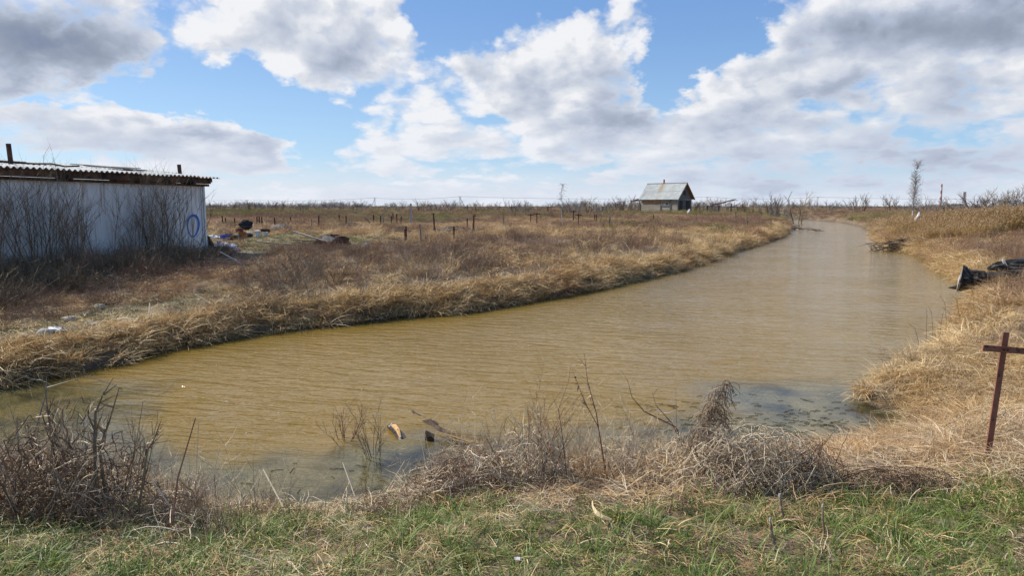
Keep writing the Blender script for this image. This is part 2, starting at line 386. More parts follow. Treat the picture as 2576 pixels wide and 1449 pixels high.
vs = np.stack([X.ravel(), Y.ravel(), Z.ravel()], 1)
idx = np.arange(nr * na).reshape(nr, na)
fs = np.stack([idx[:-1, :-1].ravel(), idx[1:, :-1].ravel(), idx[1:, 1:].ravel(), idx[:-1, 1:].ravel()], 1)
me = bpy.data.meshes.new('ground'); me.from_pydata(vs.tolist(), [], fs[:, ::-1].tolist()); me.polygons.foreach_set('use_smooth', [True] * len(me.polygons))
if me.polygons[1000].normal.z < 0: me.flip_normals()
ground = bpy.data.objects.new('ground', me); COL.objects.link(ground); tag(ground, kind='structure')
LAWN = [(-10.6, 30.5, 4.6, 4.6), (-8.6, 26, 3.8, 3.2), (-6.0, 28.5, 2.6, 3), (-9.2, 23.4, 1.5, 1.6)]
def lawn(X, Y):
    v = np.zeros(np.shape(X))
    for (cx, cy, rx, ry) in LAWN: v = np.maximum(v, 1 - sm(((X - cx) / rx) ** 2 + ((Y - cy) / ry) ** 2, .6, 1.15))
    return v
def mossy(X, Y):   # open mossy strip on the low left bank
    sd = sdist(X, Y); return sm(sd, .5, .9) * (1 - sm(sd, 2.0, 2.9)) * (1 - sm(X, -6.2, -4.2)) * sm(Y, 7, 9)
a = me.attributes.new('lawn', 'FLOAT', 'POINT'); a.data.foreach_set('value', np.maximum(lawn(X.ravel(), Y.ravel()), mossy(X.ravel(), Y.ravel()) * .6).astype(np.float32))
a = me.attributes.new('wet', 'FLOAT', 'POINT'); a.data.foreach_set('value', (1 - sm(Z.ravel(), .0, .14)).astype(np.float32))
m, b, out = newmat('soil_and_litter')
g = b.n('ShaderNodeNewGeometry'); P = g.outputs['Position']
n_a = b.noise(P, .9, 7, .65); n_b = b.noise(P, 9, 8, .7); n_c = b.noise(b.v('MULTIPLY', P, (1, 3, 1)), 40, 5, .6)
c = b.mix(b.sstep(n_b, .38, .62), (.07, .045, .027, 1), (.22, .15, .09, 1))
c = b.mix(b.m('MULTIPLY', b.sstep(n_c, .52, .62), .7), c, (.36, .27, .17, 1))
c = b.mix(b.m('MULTIPLY', b.sstep(n_a, .5, .66), .5), c, (.10, .085, .035, 1))
la = b.n('ShaderNodeAttribute', attribute_name='lawn'); c = b.mix(b.m('MULTIPLY', la.outputs['Fac'], b.sstep(n_b, .3, .6, .35, .9)), c, (.11, .10, .035, 1))
we = b.n('ShaderNodeAttribute', attribute_name='wet'); c = b.mix(b.m('MULTIPLY', we.outputs['Fac'], .75), c, (.03, .024, .015, 1))
p = b.n('ShaderNodeBsdfPrincipled'); b.put(p.inputs['Base Color'], c); p.inputs['Roughness'].default_value = .95
bp = b.n('ShaderNodeBump'); bp.inputs['Strength'].default_value = .9; bp.inputs['Distance'].default_value = .03; b.put(bp.inputs['Height'], n_b); b.put(p.inputs['Normal'], bp.outputs[0])
b.nt.links.new(p.outputs[0], out.inputs[0]); me.materials.append(m)
# ------------------------------------------------------------------ water
xs = np.concatenate([np.linspace(-26, -8, 30)[:-1], np.linspace(-8, 12, 260)[:-1], np.linspace(12, 75, 90)])
ys = np.concatenate([np.linspace(-9, 3.5, 30)[:-1], np.linspace(3.5, 26, 280)[:-1], np.linspace(26, 125, 110)])
XX, YY = np.meshgrid(xs, ys); sdw = sdist(XX.ravel(), YY.ravel()).reshape(XX.shape)
idx = np.arange(XX.size).reshape(XX.shape)
keep = (sdw < .8); kf = keep[:-1, :-1] | keep[1:, :-1] | keep[1:, 1:] | keep[:-1, 1:]
fs = np.stack([idx[:-1, :-1][kf], idx[:-1, 1:][kf], idx[1:, 1:][kf], idx[1:, :-1][kf]], 1)
used = np.unique(fs); remap = np.full(XX.size, -1); remap[used] = np.arange(len(used))
xv = XX.ravel()[used]; yv = YY.ravel()[used]
me = bpy.data.meshes.new('water'); me.from_pydata(np.stack([xv, yv, np.zeros(len(xv))], 1).tolist(), [], remap[fs].tolist())
water = bpy.data.objects.new('water', me); COL.objects.link(water); tag(water, kind='structure')
# calm shallows: strip along the near bank, wide in the hollow at the left centre and round the spit at the right
def shallow(X, Y):
    sd = -sdist(X, Y); nearb = 1 - sm(Y, 8.6, 9.6)
    wob = (vnoise(X, Y, 1.1, 9) - .5) * .8 + (vnoise(X, Y, 3.1, 4) - .5) * .3
    wide = 1.1 + .4 * np.exp(-((X + .6) / 1.3) ** 2) + 1.15 * np.exp(-((X - 3.5) / 1.6) ** 2) + 1.5 * sm(-X, 3.3, 4.8)
    s = 1 - sm(sd + wob, wide * .55, wide * 1.15); return np.clip(s, 0, 1) * nearb
a = me.attributes.new('shallow', 'FLOAT', 'POINT'); a.data.foreach_set('value', shallow(xv, yv).astype(np.float32))
a = me.attributes.new('shore', 'FLOAT', 'POINT'); a.data.foreach_set('value', np.exp(-np.maximum(-sdist(xv, yv), 0) / .8).astype(np.float32))
m, b, out = newmat('turbid_water')
g = b.n('ShaderNodeNewGeometry'); P = g.outputs['Position']
sh = b.n('ShaderNodeAttribute', attribute_name='shallow').outputs['Fac']; shr = b.n('ShaderNodeAttribute', attribute_name='shore').outputs['Fac']
def rot2(v, ang, sx_, sy_):
    mp = b.n('ShaderNodeMapping'); mp.vector_type = 'TEXTURE'; mp.inputs['Rotation'].default_value = (0, 0, ang); mp.inputs['Scale'].default_value = (sx_, sy_, 1); b.put(mp.inputs[0], v); return mp.outputs[0]
w1 = b.noise(rot2(P, R(-14), .75, .17), 1.0, 3, .55, .5); w2 = b.noise(rot2(P, R(8), .25, .075), 1.0, 3, .6, .3); w3 = b.noise(rot2(P, R(-30), 2.6, .9), 1.0, 2, .5)
gust = b.sstep(b.noise(P, .35, 3, .5), .3, .7, .55, 1.0)
hgt = b.m('ADD', b.m('ADD', b.m('MULTIPLY', w1, .074), b.m('MULTIPLY', w2, .020)), b.m('MULTIPLY', w3, .012))
calm = b.m('SUBTRACT', 1.0, b.m('MULTIPLY', sh, .93)); calm = b.m('MULTIPLY', calm, b.m('MULTIPLY_ADD', shr, -.45, 1.0)); hgt = b.m('MULTIPLY', hgt, b.m('MULTIPLY', calm, gust))
bp = b.n('ShaderNodeBump'); bp.inputs['Strength'].default_value = 1.0; bp.inputs['Distance'].default_value = 1.0; b.put(bp.inputs['Height'], hgt)
c = b.mix(b.noise(P, .25, 3, .5), (.200, .124, .027, 1), (.255, .164, .042, 1))
c = b.mix(b.m('MULTIPLY', shr, .75), c, (.125, .085, .016, 1))
spk = b.noise(P, 26, 5, .7); big = b.noise(P, 1.6, 5, .6)
silt = b.mix(b.sstep(spk, .42, .6), (.085, .072, .028, 1), (.15, .125, .055, 1)); silt = b.mix(b.sstep(big, .40, .66), silt, (.035, .032, .016, 1))
c = b.mix(sh, c, silt)
p = b.n('ShaderNodeBsdfPrincipled'); b.put(p.inputs['Base Color'], c); p.inputs['Roughness'].default_value = .06; p.inputs['IOR'].default_value = 1.33
b.put(p.inputs['Normal'], bp.outputs[0]); b.nt.links.new(p.outputs[0], out.inputs[0]); me.materials.append(m)
#PLANTS
# ------------------------------------------------------------------ plant meshes
rnd = random.Random(5)
def tuft(nb, h, spread, lean, width, seg=4, rd=rnd, droop=1.0, tube=False, hvar=.5):
    mb = MB()
    for _ in range(nb):
        mb.cur = rd.random(); a = rd.uniform(0, 2 * math.pi); r = spread * math.sqrt(rd.random()); p = Vector((r * math.cos(a), r * math.sin(a), -.03))
        a2 = a + rd.gauss(0, .9); L = h * rd.uniform(1 - hvar, 1.1); t = lean * rd.uniform(.2, 1.2); pts = [p]; st = L / seg
        d = Vector((math.cos(a2) * math.sin(t), math.sin(a2) * math.sin(t), math.cos(t)))
        for k in range(seg):
            p = p + d * st; pts.append(p)
            t2 = droop * rd.uniform(.1, .65); d = (d + Vector((math.cos(a2) * t2, math.sin(a2) * t2, -t2 * .8))).normalized()
            if p.z < .0: p.z = .005
        mb.ribbon(pts, width * rd.uniform(.6, 1.3), (-math.sin(a2) + rd.uniform(-.5, .5), math.cos(a2) + rd.uniform(-.5, .5), rd.uniform(-.4, .4)))
    return mb
def mat_tuft(nb, h, spread, width, rd=rnd, seg=4, ln=.35):
    """flattened, tangled blades lying over one another"""
    mb = MB(); bias = rd.uniform(0, 6.28)
    for _ in range(nb):
        mb.cur = rd.random(); a = rd.uniform(0, 6.28); r = spread * math.sqrt(rd.random()); z = h * (1 - (r / spread) ** 2) * rd.uniform(.1, 1)
        p = Vector((r * math.cos(a), r * math.sin(a), z)); a2 = bias + rd.gauss(0, 1.1); el_ = rd.uniform(-.1, .55); L = ln * rd.uniform(.5, 1.2)
        d = Vector((math.cos(a2) * math.cos(el_), math.sin(a2) * math.cos(el_), math.sin(el_))); pts = [p]
        for k in range(seg):
            p = p + d * (L / seg); p.z = max(p.z, .004); pts.append(p); d = (d + Vector((rd.gauss(0, .18), rd.gauss(0, .18), -.22))).normalized()
        mb.ribbon(pts, width * rd.uniform(.6, 1.3), (-math.sin(a2), math.cos(a2), rd.uniform(-.8, .8)))
    return mb
def stems(nb, h, spread, rad, rd=rnd, branch=3, lean=.25, seg=4):
    mb = MB()
    for _ in range(nb):
        mb.cur = rd.random(); a = rd.uniform(0, 6.28); r = spread * math.sqrt(rd.random()); p = Vector((r * math.cos(a), r * math.sin(a), -.03)); L = h * rd.uniform(.5, 1.1)
        d = Vector((rd.gauss(0, lean), rd.gauss(0, lean), 1)).normalized(); pts = [p]
        for k in range(seg):
            p = p + d * (L / seg); pts.append(p); d = (d + Vector((rd.gauss(0, .12), rd.gauss(0, .12), 0))).normalized()
        mb.tube(pts, [rad * (1 - .7 * i / seg) for i in range(seg + 1)], 3, False)
        for _b in range(branch):
            i = rd.randint(1, seg - 1); q = pts[i].lerp(pts[i + 1], rd.random()); a2 = rd.uniform(0, 6.28); e = rd.uniform(.3, 1.1); d2 = Vector((math.cos(a2) * math.cos(e), math.sin(a2) * math.cos(e), math.sin(e)))
            l2 = L * rd.uniform(.12, .3); mb.tube([q, q + d2 * l2 * .5, q + d2 * l2 + Vector((0, 0, l2 * .15))], [rad * .5, rad * .4, rad * .15], 3, False)
    return mb
def tangle(ns, rx, ry, rz_, rad, rd=rnd, seg=8, step=.06, curl=.55):
    mb = MB()
    for _ in range(ns):
        mb.cur = rd.random(); a = rd.uniform(0, 6.28); e = math.asin(rd.random()); k = rd.uniform(.35, 1.0)
        p = Vector((rx * math.cos(a) * math.cos(e) * k, ry * math.sin(a) * math.cos(e) * k, rz_ * math.sin(e) * k)); d = Vector((rd.gauss(0, 1), rd.gauss(0, 1), rd.gauss(0, .6))).normalized(); pts = [p.copy()]
        for j in range(seg):
            d = (d + Vector((rd.gauss(0, curl), rd.gauss(0, curl), rd.gauss(0, curl) - .12))).normalized(); p = p + d * step
            q = Vector((p.x / rx, p.y / ry, p.z / rz_))
            if q.length > 1.08: p = p * (1.02 / q.length)
            if p.z < 0: p.z = 0.005
            pts.append(p.copy())
        mb.tube(pts, rad * rd.uniform(.6, 1.4), 3, False)
    return mb
def shrub(rd, h, nst, spread, rad, lean=.3, kids=5, lev=2, arch=0.0, up=.25):
    """bare many-stemmed shrub"""
    mb = MB()
    def grow(p, d, L, r, lv):
        seg = 5; pts = [p]; 
        for k in range(seg):
            p = p + d * (L / seg); pts.append(p); d = (d + Vector((rd.gauss(0, .09), rd.gauss(0, .09), up * .15 - arch * k * .05))).normalized()
        mb.tube(pts, [r * (1 - .75 * i / seg) for i in range(seg + 1)], 4 if lv == 0 else 3, False)
        if lv < lev:
            for _ in range(kids):
                i = rd.randint(1, seg - 1); q = pts[i].lerp(pts[i + 1], rd.random()); dd = (pts[i + 1] - pts[i]).normalized()
                side = Vector((rd.gauss(0, 1), rd.gauss(0, 1), rd.gauss(0, .3))).normalized(); d2 = (dd + side * rd.uniform(.35, .8)).normalized()
                grow(q, d2, L * rd.uniform(.28, .5), r * .45, lv + 1)
    for _ in range(nst):
        mb.cur = rd.random(); a = rd.uniform(0, 6.28); rr_ = spread * math.sqrt(rd.random())
        d = Vector((math.cos(a) * lean * rd.random() * 1.2, math.sin(a) * lean * rd.random() * 1.2, 1)).normalized()
        grow(Vector((rr_ * math.cos(a), rr_ * math.sin(a), -.05)), d, h * rd.uniform(.6, 1), rad, 0)
    return mb
def reed_mesh(nb, h, spread, rd=rnd):
    mb = MB(); pl = MB()
    for _ in range(nb):
        mb.cur = pl.cur = rd.random(); a = rd.uniform(0, 6.28); r = spread * math.sqrt(rd.random()); p = Vector((r * math.cos(a), r * math.sin(a), -.03)); L = h * rd.uniform(.7, 1.1)
        d = Vector((rd.gauss(.05, .1), rd.gauss(0, .1), 1)).normalized(); pts = [p + d * (L * k / 3) + Vector((.04 * k * k * .3, 0, 0)) for k in range(4)]
        mb.ribbon(pts, .014, (1, rd.uniform(-1, 1), 0))
        for _l in range(3):
            q = pts[1].lerp(pts[3], rd.random()); a2 = rd.uniform(0, 6.28); mb.ribbon([q, q + Vector((math.cos(a2) * .12, math.sin(a2) * .12, .12)), q + Vector((math.cos(a2) * .28, math.sin(a2) * .28, .06))], .016, (-math.sin(a2), math.cos(a2), 0))
        for _p in range(3): pl.ribbon([pts[-1], pts[-1] + Vector((rd.gauss(.02, .015), rd.gauss(0, .02), .1)), pts[-1] + Vector((rd.gauss(.05, .02), rd.gauss(0, .03), .18))], .020, (rd.gauss(0, 1), rd.gauss(0, 1), .3))
    return mb, pl
# ------------------------------------------------------------------ scatter through geometry nodes (uncountable cover only)
def scatter(name, sources, pts, rot, scl, ids, label, cat):
    srcc = bpy.data.collections.new(name + '_source')
    for i, me_ in enumerate(sources):
        o = bpy.data.objects.new('%s_src_%02d' % (name, i), me_); srcc.objects.link(o)
    me_ = bpy.data.meshes.new(name); me_.from_pydata(pts.tolist(), [], [])
    a_ = me_.attributes.new('rot', 'FLOAT_VECTOR', 'POINT'); a_.data.foreach_set('vector', rot.astype(np.float32).ravel())
    a_ = me_.attributes.new('scl', 'FLOAT_VECTOR', 'POINT'); a_.data.foreach_set('vector', scl.astype(np.float32).ravel())
    a_ = me_.attributes.new('ids', 'INT', 'POINT'); a_.data.foreach_set('value', ids.astype(np.int32))
    o = bpy.data.objects.new(name, me_); COL.objects.link(o)
    ng = bpy.data.node_groups.new(name + '_nodes', 'GeometryNodeTree')
    ng.interface.new_socket('Geometry', in_out='INPUT', socket_type='NodeSocketGeometry'); ng.interface.new_socket('Geometry', in_out='OUTPUT', socket_type='NodeSocketGeometry')
    N = ng.nodes.new; L = ng.links.new
    gi = N('NodeGroupInput'); go = N('NodeGroupOutput'); ci = N('GeometryNodeCollectionInfo'); ci.inputs['Collection'].default_value = srcc
    ci.inputs['Separate Children'].default_value = True; ci.inputs['Reset Children'].default_value = True
    iop = N('GeometryNodeInstanceOnPoints'); iop.inputs['Pick Instance'].default_value = True
    def na_(nm, ty):
        q_ = N('GeometryNodeInputNamedAttribute'); q_.data_type = ty; q_.inputs['Name'].default_value = nm; return q_.outputs['Attribute']
    L(gi.outputs[0], iop.inputs['Points']); L(ci.outputs[0], iop.inputs['Instance']); L(na_('rot', 'FLOAT_VECTOR'), iop.inputs['Rotation'])
    L(na_('scl', 'FLOAT_VECTOR'), iop.inputs['Scale']); L(na_('ids', 'INT'), iop.inputs['Instance Index']); L(iop.outputs[0], go.inputs[0])
    md = o.modifiers.new('scatter', 'NODES'); md.node_group = ng
    return tag(o, label, cat, kind='stuff')
RG = np.random.default_rng(11)
def band(y0, y1, dens, halfk=.86, pad=1.5):
    """uniform random points on the ground strip y0..y1 inside the visible wedge"""
    hw = halfk * y1 + pad; n = int((y1 - y0) * 2 * hw * dens); x = RG.uniform(-hw, hw, n); y = RG.uniform(y0, y1, n)
    k = np.abs(x) < halfk * y + pad; return x[k], y[k]
SHED_A = Vector((-9.72, 21.7)); SHED_DIR = Vector((.335, .942)).normalized()   # right front corner and wall direction
SHED_N = Vector((SHED_DIR.y, -SHED_DIR.x))
HC = Vector((23.8, 106.0))                                                      # cabin centre
JUNK = [(-7.0, 24.3, 2.2, 1.9), (-11.2, 29.3, 2.6, 2.2), (-9.0, 21.4, 1.5, 1.4), (12.85, 17.85, 1.2, .5)]                      # trodden spots round the rubbish
def clear(x, y):
    dx = x - SHED_A.x; dy = y - SHED_A.y; u = dx * SHED_DIR.x + dy * SHED_DIR.y; v = dx * SHED_N.x + dy * SHED_N.y
    inshed = (u < .1) & (u > -16) & (v < .02) & (v > -5)
    inhouse = (np.abs(x - HC.x) < 4.6) & (np.abs(y - HC.y) < 4.2)
    junk = np.zeros(np.shape(x), bool)
    for (jx, jy, jr, js) in JUNK: junk |= ((x - jx) / jr) ** 2 + ((y - jy) / js) ** 2 < 1
    return ~(inshed | inhouse | junk)
def make_sc(x, y, s0, s1, tilt=.12, sink=0.0, hs=None):
    n = len(x); z = terr(x, y) - sink; s = RG.uniform(s0, s1, n)
    sc = np.stack([s, s, s * (1 if hs is None else hs)], 1); rot = np.stack([RG.normal(0, tilt, n), RG.normal(0, tilt, n), RG.uniform(0, 6.283, n)], 1)
    return np.stack([x, y, z], 1), rot, sc
# --- field cover on the far side
straw_m = [tuft(70, .46, .20, .7, .007).mesh('t', M['straw']), tuft(80, .38, .22, 1.0, .007, droop=1.5).mesh('t', M['straw']), mat_tuft(90, .22, .36, .007, ln=.42).mesh('t', M['straw']),
           mat_tuft(80, .15, .4, .008, ln=.5).mesh('t', M['straw']), stems(22, .55, .2, .0028).mesh('t', M['weed']), tangle(45, .32, .32, .26, .0024).mesh('t', M['weed']),
           stems(26, .5, .22, .0026, branch=4).mesh('t', M['redweed']), tangle(40, .3, .3, .25, .0024).mesh('t', M['bleach'])]
def choose(x, y, wts, sc1=.35, seed=0):
    """kinds chosen by patches"""
    n = len(x); k = len(wts); sc_ = np.stack([np.log(wts[i] + 1e-6) + 4.2 * (vnoise(x, y, sc1, seed + i * 13) - .5) + RG.gumbel(0, .6, n) for i in range(k)], 1); return np.argmax(sc_, 1)
P_, R_, S_, I_ = [], [], [], []
for (y0, y1, dn, s0, s1, flat) in [(6.5, 16, 26, .45, .85, 1), (16, 26, 15, .6, 1.05, 1), (26, 45, 7.5, .8, 1.3, .9)]:
    x, y = band(y0, y1, dn); sd = sdist(x, y)
    side = (y > 9.3) | (x > 2.4) | ((x < -5.2) & (y > 6.0 + (x + 5.2) * .55))
    keep_ = (sd > .03) & clear(x, y) & side & ~((y < 7.6) & (x < 3.3) & (x > -5))
    lw = np.maximum(lawn(x, y), mossy(x, y)); keep_ &= (RG.random(len(x)) > lw * .93)
    x, y, sd = x[keep_], y[keep_], sd[keep_]
    p3, r3, s3 = make_sc(x, y, s0, s1, .18)
    s3[:, 2] *= (.4 + 1.15 * vnoise(x, y, .55, 31)) * flat; s3 *= np.where(vnoise(x, y, 1.2, 77) > .62, 1.25, .95)[:, None]; lowb = np.where((x > 2.2) & (y < 12), .55 + .45 * sm(y, 9.5, 12), 1.0); s3 = s3 * np.stack([lowb ** .4, lowb ** .4, lowb], 1)
    i3 = choose(x, y, [2.6, 2.0, 3.0, 2.4, .8, 1.1, 1.2, .8], .4, 1)
    i3 = np.where((sd > 1.0) & (sd < 9) & (y < 32) & (RG.random(len(x)) < .30 * sm(vnoise(x, y, .28, 91), .3, .7) * 2), RG.choice([4, 5, 6, 6], len(x)), i3)
    b_ = (x > -9) & (y < 24) & (x < -1) & (sd > 2); i3 = np.where(b_ & (RG.random(len(x)) < .45), RG.choice([4, 5, 5, 6, 7], len(x)), i3)
    P_.append(p3); R_.append(r3); S_.append(s3); I_.append(i3)
scatter('dry_grass', straw_m, np.concatenate(P_), np.concatenate(R_), np.concatenate(S_), np.concatenate(I_), 'tangled straw coloured and brown dry grass covering the river banks and near field', 'dry grass')
# --- shoreline tufts, pale and thick
x, y = band(6.5, 62, 60, .84, 1); sd = sdist(x, y)
side = (y > 9.3) | (x > 3.4) | ((x < -5.2) & (y > 6.0 + (x + 5.2) * .55))
k = (sd > -.02) & (sd < .55 + y * .012) & side & (RG.random(len(x)) < np.where(y > 26, .35, .85)) & clear(x, y); x, y = x[k], y[k]
p3, r3, s3 = make_sc(x, y, .65, 1.15, .3); s3 *= (1 + .012 * y)[:, None]; s3[:, 2] *= (.55 + .95 * vnoise(x, y, 1.1, 5)); lowb = np.where((x > 2.2) & (y < 12), .55 + .45 * sm(y, 9.5, 12), 1.0); s3 = s3 * np.stack([lowb ** .4, lowb ** .4, lowb], 1)
scatter('bank_grass', [tuft(70, .36, .15, 1.0, .008, droop=1.6).mesh('t', M['straw']), tuft(70, .32, .17, 1.3, .008, droop=2).mesh('t', M['straw']), mat_tuft(70, .2, .26, .008, ln=.4).mesh('t', M['straw'])],
        p3, r3, s3, RG.choice([0, 1, 1, 2], len(x)), 'thick drooping fringe of pale dry grass hanging over the river edge', 'bank grass')
# --- far field
far_m = [tuft(46, .42, .42, .7, .022, 3).mesh('t', M['strawfar']), mat_tuft(46, .3, .7, .022, ln=.7).mesh('t', M['strawfar']), stems(34, .55, .5, .007, branch=3, seg=3).mesh('t', M['redweed']),
         stems(34, .65, .5, .008, branch=3, seg=3).mesh('t', M['willow']), tangle(40, .6, .6, .4, .006, step=.12).mesh('t', M['weed'])]
P_, R_, S_, I_ = [], [], [], []
for (y0, y1, dn, s0, s1) in [(42, 75, 3.2, .7, 1.15), (75, 130, 1.6, .8, 1.3), (130, 300, .22, 1.3, 2.2), (300, 900, .012, 3, 5)]:
    x, y = band(y0, y1, dn); sd = sdist(x, y); k = (sd > .2) & clear(x, y); x, y, sd = x[k], y[k], sd[k]
    p3, r3, s3 = make_sc(x, y, s0, s1, .1); s3[:, 2] *= (.6 + .7 * vnoise(x, y, .12, 31)) * np.where(y > 130, .42, .72)
    gy = sm(y, 60, 110); lf = 1 - sm(x / y, -.45, -.05)
    i3 = choose(x, y, [2.4, 2.6, 2.2, .5, 1.0], .12, 4); i3 = np.where(RG.random(len(x)) < gy * (sm(vnoise(x, y, .045, 8), .35, .75) * .6 + .35 * lf) * (y < 170), 3, i3)
    i3 = np.where((y > 110) & (RG.random(len(x)) < .55), 4, i3)
    P_.append(p3); R_.append(r3); S_.append(s3); I_.append(i3)
scatter('field_weeds', far_m, np.concatenate(P_), np.concatenate(R_), np.concatenate(S_), np.concatenate(I_), 'reddish brown and yellow green weeds covering the flat far field', 'weeds')
# --- short lawn and moss
x, y = band(7, 37, 22, .8, 1); lw = np.maximum(lawn(x, y), mossy(x, y)); k = (RG.random(len(x)) < lw * .9); x, y = x[k], y[k]
p3, r3, s3 = make_sc(x, y, .5, 1.1, .15)
scatter('short_grass', [tuft(50, .13, .24, .9, .009, 3).mesh('t', M['moss']), mat_tuft(40, .06, .3, .009, ln=.2).mesh('t', M['moss']), mat_tuft(30, .06, .3, .009, ln=.25).mesh('t', M['straw'])], p3, r3, s3,
        RG.choice([0, 0, 1, 2], len(x)), 'short olive green grass and moss in the trodden clearing and on the low left bank', 'short grass')
# --- reeds on the right bank
def rpatch(cx, cy, rx, ry, n):
    a_ = RG.uniform(0, 6.283, n); r_ = np.sqrt(RG.random(n)); return cx + rx * r_ * np.cos(a_), cy + ry * r_ * np.sin(a_)
xr, yr = [], []
for c_ in [(23.5, 36.5, 1.3, 3.0, 130), (27, 42, 3.2, 6, 420), (31, 37, 4.5, 3.5, 300), (35, 46, 8, 6, 420), (33, 58, 4, 8, 160)]:
    a_, b_ = rpatch(*c_); xr.append(a_); yr.append(b_)
x = np.concatenate(xr); y = np.concatenate(yr); k = sdist(x, y) > .35; x, y = x[k], y[k]
p3, r3, s3 = make_sc(x, y, .6, .95, .10); r3[:, 2] *= .12; s3[:, 2] *= .55 + .6 * vnoise(x, y, .35, 44); s3[:, 2] *= .7 + .3 * sm(x / y, .60, .68)
rs = [reed_mesh(26, 1.55, .4) for _ in range(3)]; rms = []
for mb_, pl_ in rs:
    b0 = len(mb_.f); mb_.cur = 0; vs0 = len(mb_.v); mb_.v += pl_.v; mb_.f += [tuple(i + vs0 for i in f) for f in pl_.f]; mb_.a += pl_.a
    me_ = mb_.mesh('t', M['reed']); me_.materials.append(M['plume']); me_.polygons.foreach_set('material_index', [0] * b0 + [1] * len(pl_.f)); rms.append(me_)
scatter('reed_bed', rms, p3, r3, s3, RG.integers(0, 3, len(x)), 'golden standing reeds with rusty plumes on the right bank of the river', 'reeds')
# --- distant low wood on the horizon
wd = [shrub(random.Random(i), 4.2, 10, 2.4, .085, .55, 6, 2).mesh('t', M['greytwig']) for i in range(3)]
x = RG.uniform(-560, 560, 1300); y = RG.uniform(300, 640, 1300); k = np.abs(x) < .86 * y; x, y = x[k], y[k]
k = RG.random(len(x)) < sm(vnoise(x, y, .018, 61), .2, .6); x, y = x[k], y[k]; p3, r3, s3 = make_sc(x, y, .7, 1.15, .05); s3[:, 2] *= (.3 + .75 * vnoise(x, y, .03, 3) ** 1.5) * (1 - .45 * sm(x / y, .38, .45)); s3[:, :2] *= 1.4
scatter('distant_wood', wd, p3, r3, s3, RG.integers(0, 3, len(x)), 'low grey line of leafless distant wood along the horizon', 'distant wood')
# --- foreground green grass
gm = [tuft(22, .20, .05, .55, .0062).mesh('t', M['green']), tuft(20, .15, .05, .8, .006).mesh('t', M['green']), tuft(26, .11, .06, .9, .006).mesh('t', M['green']), tuft(12, .26, .04, .4, .007).mesh('t', M['green']),
      mat_tuft(26, .05, .14, .004, ln=.16).mesh('t', M['straw']), mat_tuft(24, .07, .14, .0035, ln=.2).mesh('t', M['bleach']), tuft(16, .16, .05, .9, .004).mesh('t', M['straw']), tangle(14, .12, .12, .05, .0014).mesh('t', M['weed'])]
n = 15000; x = RG.uniform(-4.6, 4.8, n); y = RG.uniform(1.2, 5.2, n); sd = sdist(x, y); gn = vnoise(x, y, 1.9, 12) * .6 + vnoise(x, y, 5, 15) * .4
gz = sm(sd, 1.05, 1.75) ; edge = 3.75 + .35 * (vnoise(x, 0 * y, 1.1, 3) - .5) + np.where((x > -1.6) & (x < .2), .25, 0) + np.where(x > 1.8, .15 + (x - 1.8) * .25, 0)
gmask = (1 - sm(y, edge - .15, edge + .2)) * sm(sd, .5, 1.0)
green = RG.random(n) < gmask * (.52 + .8 * sm(gn, .28, .55))
k = (sd > .25) & (green | (RG.random(n) < .62 * (y < 4.9))); x, y, green, sd, gn = x[k], y[k], green[k], sd[k], gn[k]
p3, r3, s3 = make_sc(x, y, .55, 1.1, .2, .005); s3[:, 2] *= .55 + .75 * gn
i3 = np.where(green, RG.choice([0, 0, 1, 1, 2, 2, 2, 3, 4, 6], len(x)), RG.choice([4, 4, 5, 6, 7, 7], len(x)))
scatter('green_grass', gm, p3, r3, s3, i3, 'fresh green grass mixed with dry blades in the foreground', 'grass')
# --- foreground brown brush along the bank crest
bm_ = [stems(20, .26, .12, .0016, branch=3, lean=.5).mesh('t', M['weed']), tangle(40, .18, .18, .12, .0016).mesh('t', M['weed']), tangle(40, .2, .18, .10, .0015).mesh('t', M['bleach']), mat_tuft(50, .1, .22, .0038, ln=.3).mesh('t', M['bleach']),
       mat_tuft(50, .12, .22, .004, ln=.32).mesh('t', M['straw']), tuft(26, .26, .08, .7, .0036).mesh('t', M['straw']), stems(14, .3, .12, .0018, branch=4, lean=.4).mesh('t', M['redweed']), stems(18, .32, .1, .0015, branch=1, lean=.12).mesh('t', M['straw']), stems(7, .52, .16, .0021, branch=4, lean=.38).mesh('t', M['bleach'])]
n = 7000; x = RG.uniform(-6, 6.5, n); y = RG.uniform(2.6, 8.2, n); sd = sdist(x, y); nearside = (y < 7.4) | (x > 3.2)
hole = np.exp(-(((x + 1.35) / .75) ** 2 + ((y - 4.6) / .8) ** 2))                     # open hollow at left centre
dn = sm(sd, .0, .15) * (1 - sm(sd, 1.15, 1.7)) * (1 - .93 * np.clip(hole * 1.5, 0, 1)); dn = np.where((x > 2.6) & (y > 3.9), sm(sd, 0, .15), dn)
k = (RG.random(n) < dn) & nearside & ~((x < -5) & (y > 6 + (x + 5.2) * .55)); x, y, sd = x[k], y[k], sd[k]
p3, r3, s3 = make_sc(x, y, .6, 1.15, .2); s3[:, 2] *= .5 + .8 * vnoise(x, y, 1.6, 21)
rightw = sm(x, .6, 2.2); i3 = np.where(RG.random(len(x)) < rightw, RG.choice([2, 3, 4, 4, 5, 4, 7], len(x)), RG.choice([0, 1, 6, 6, 2, 3, 8, 7, 5, 8], len(x)))
scatter('bank_brush', bm_, p3, r3, s3, i3, 'brown tangle of dead stems and flattened straw along the near river bank', 'dead brush')
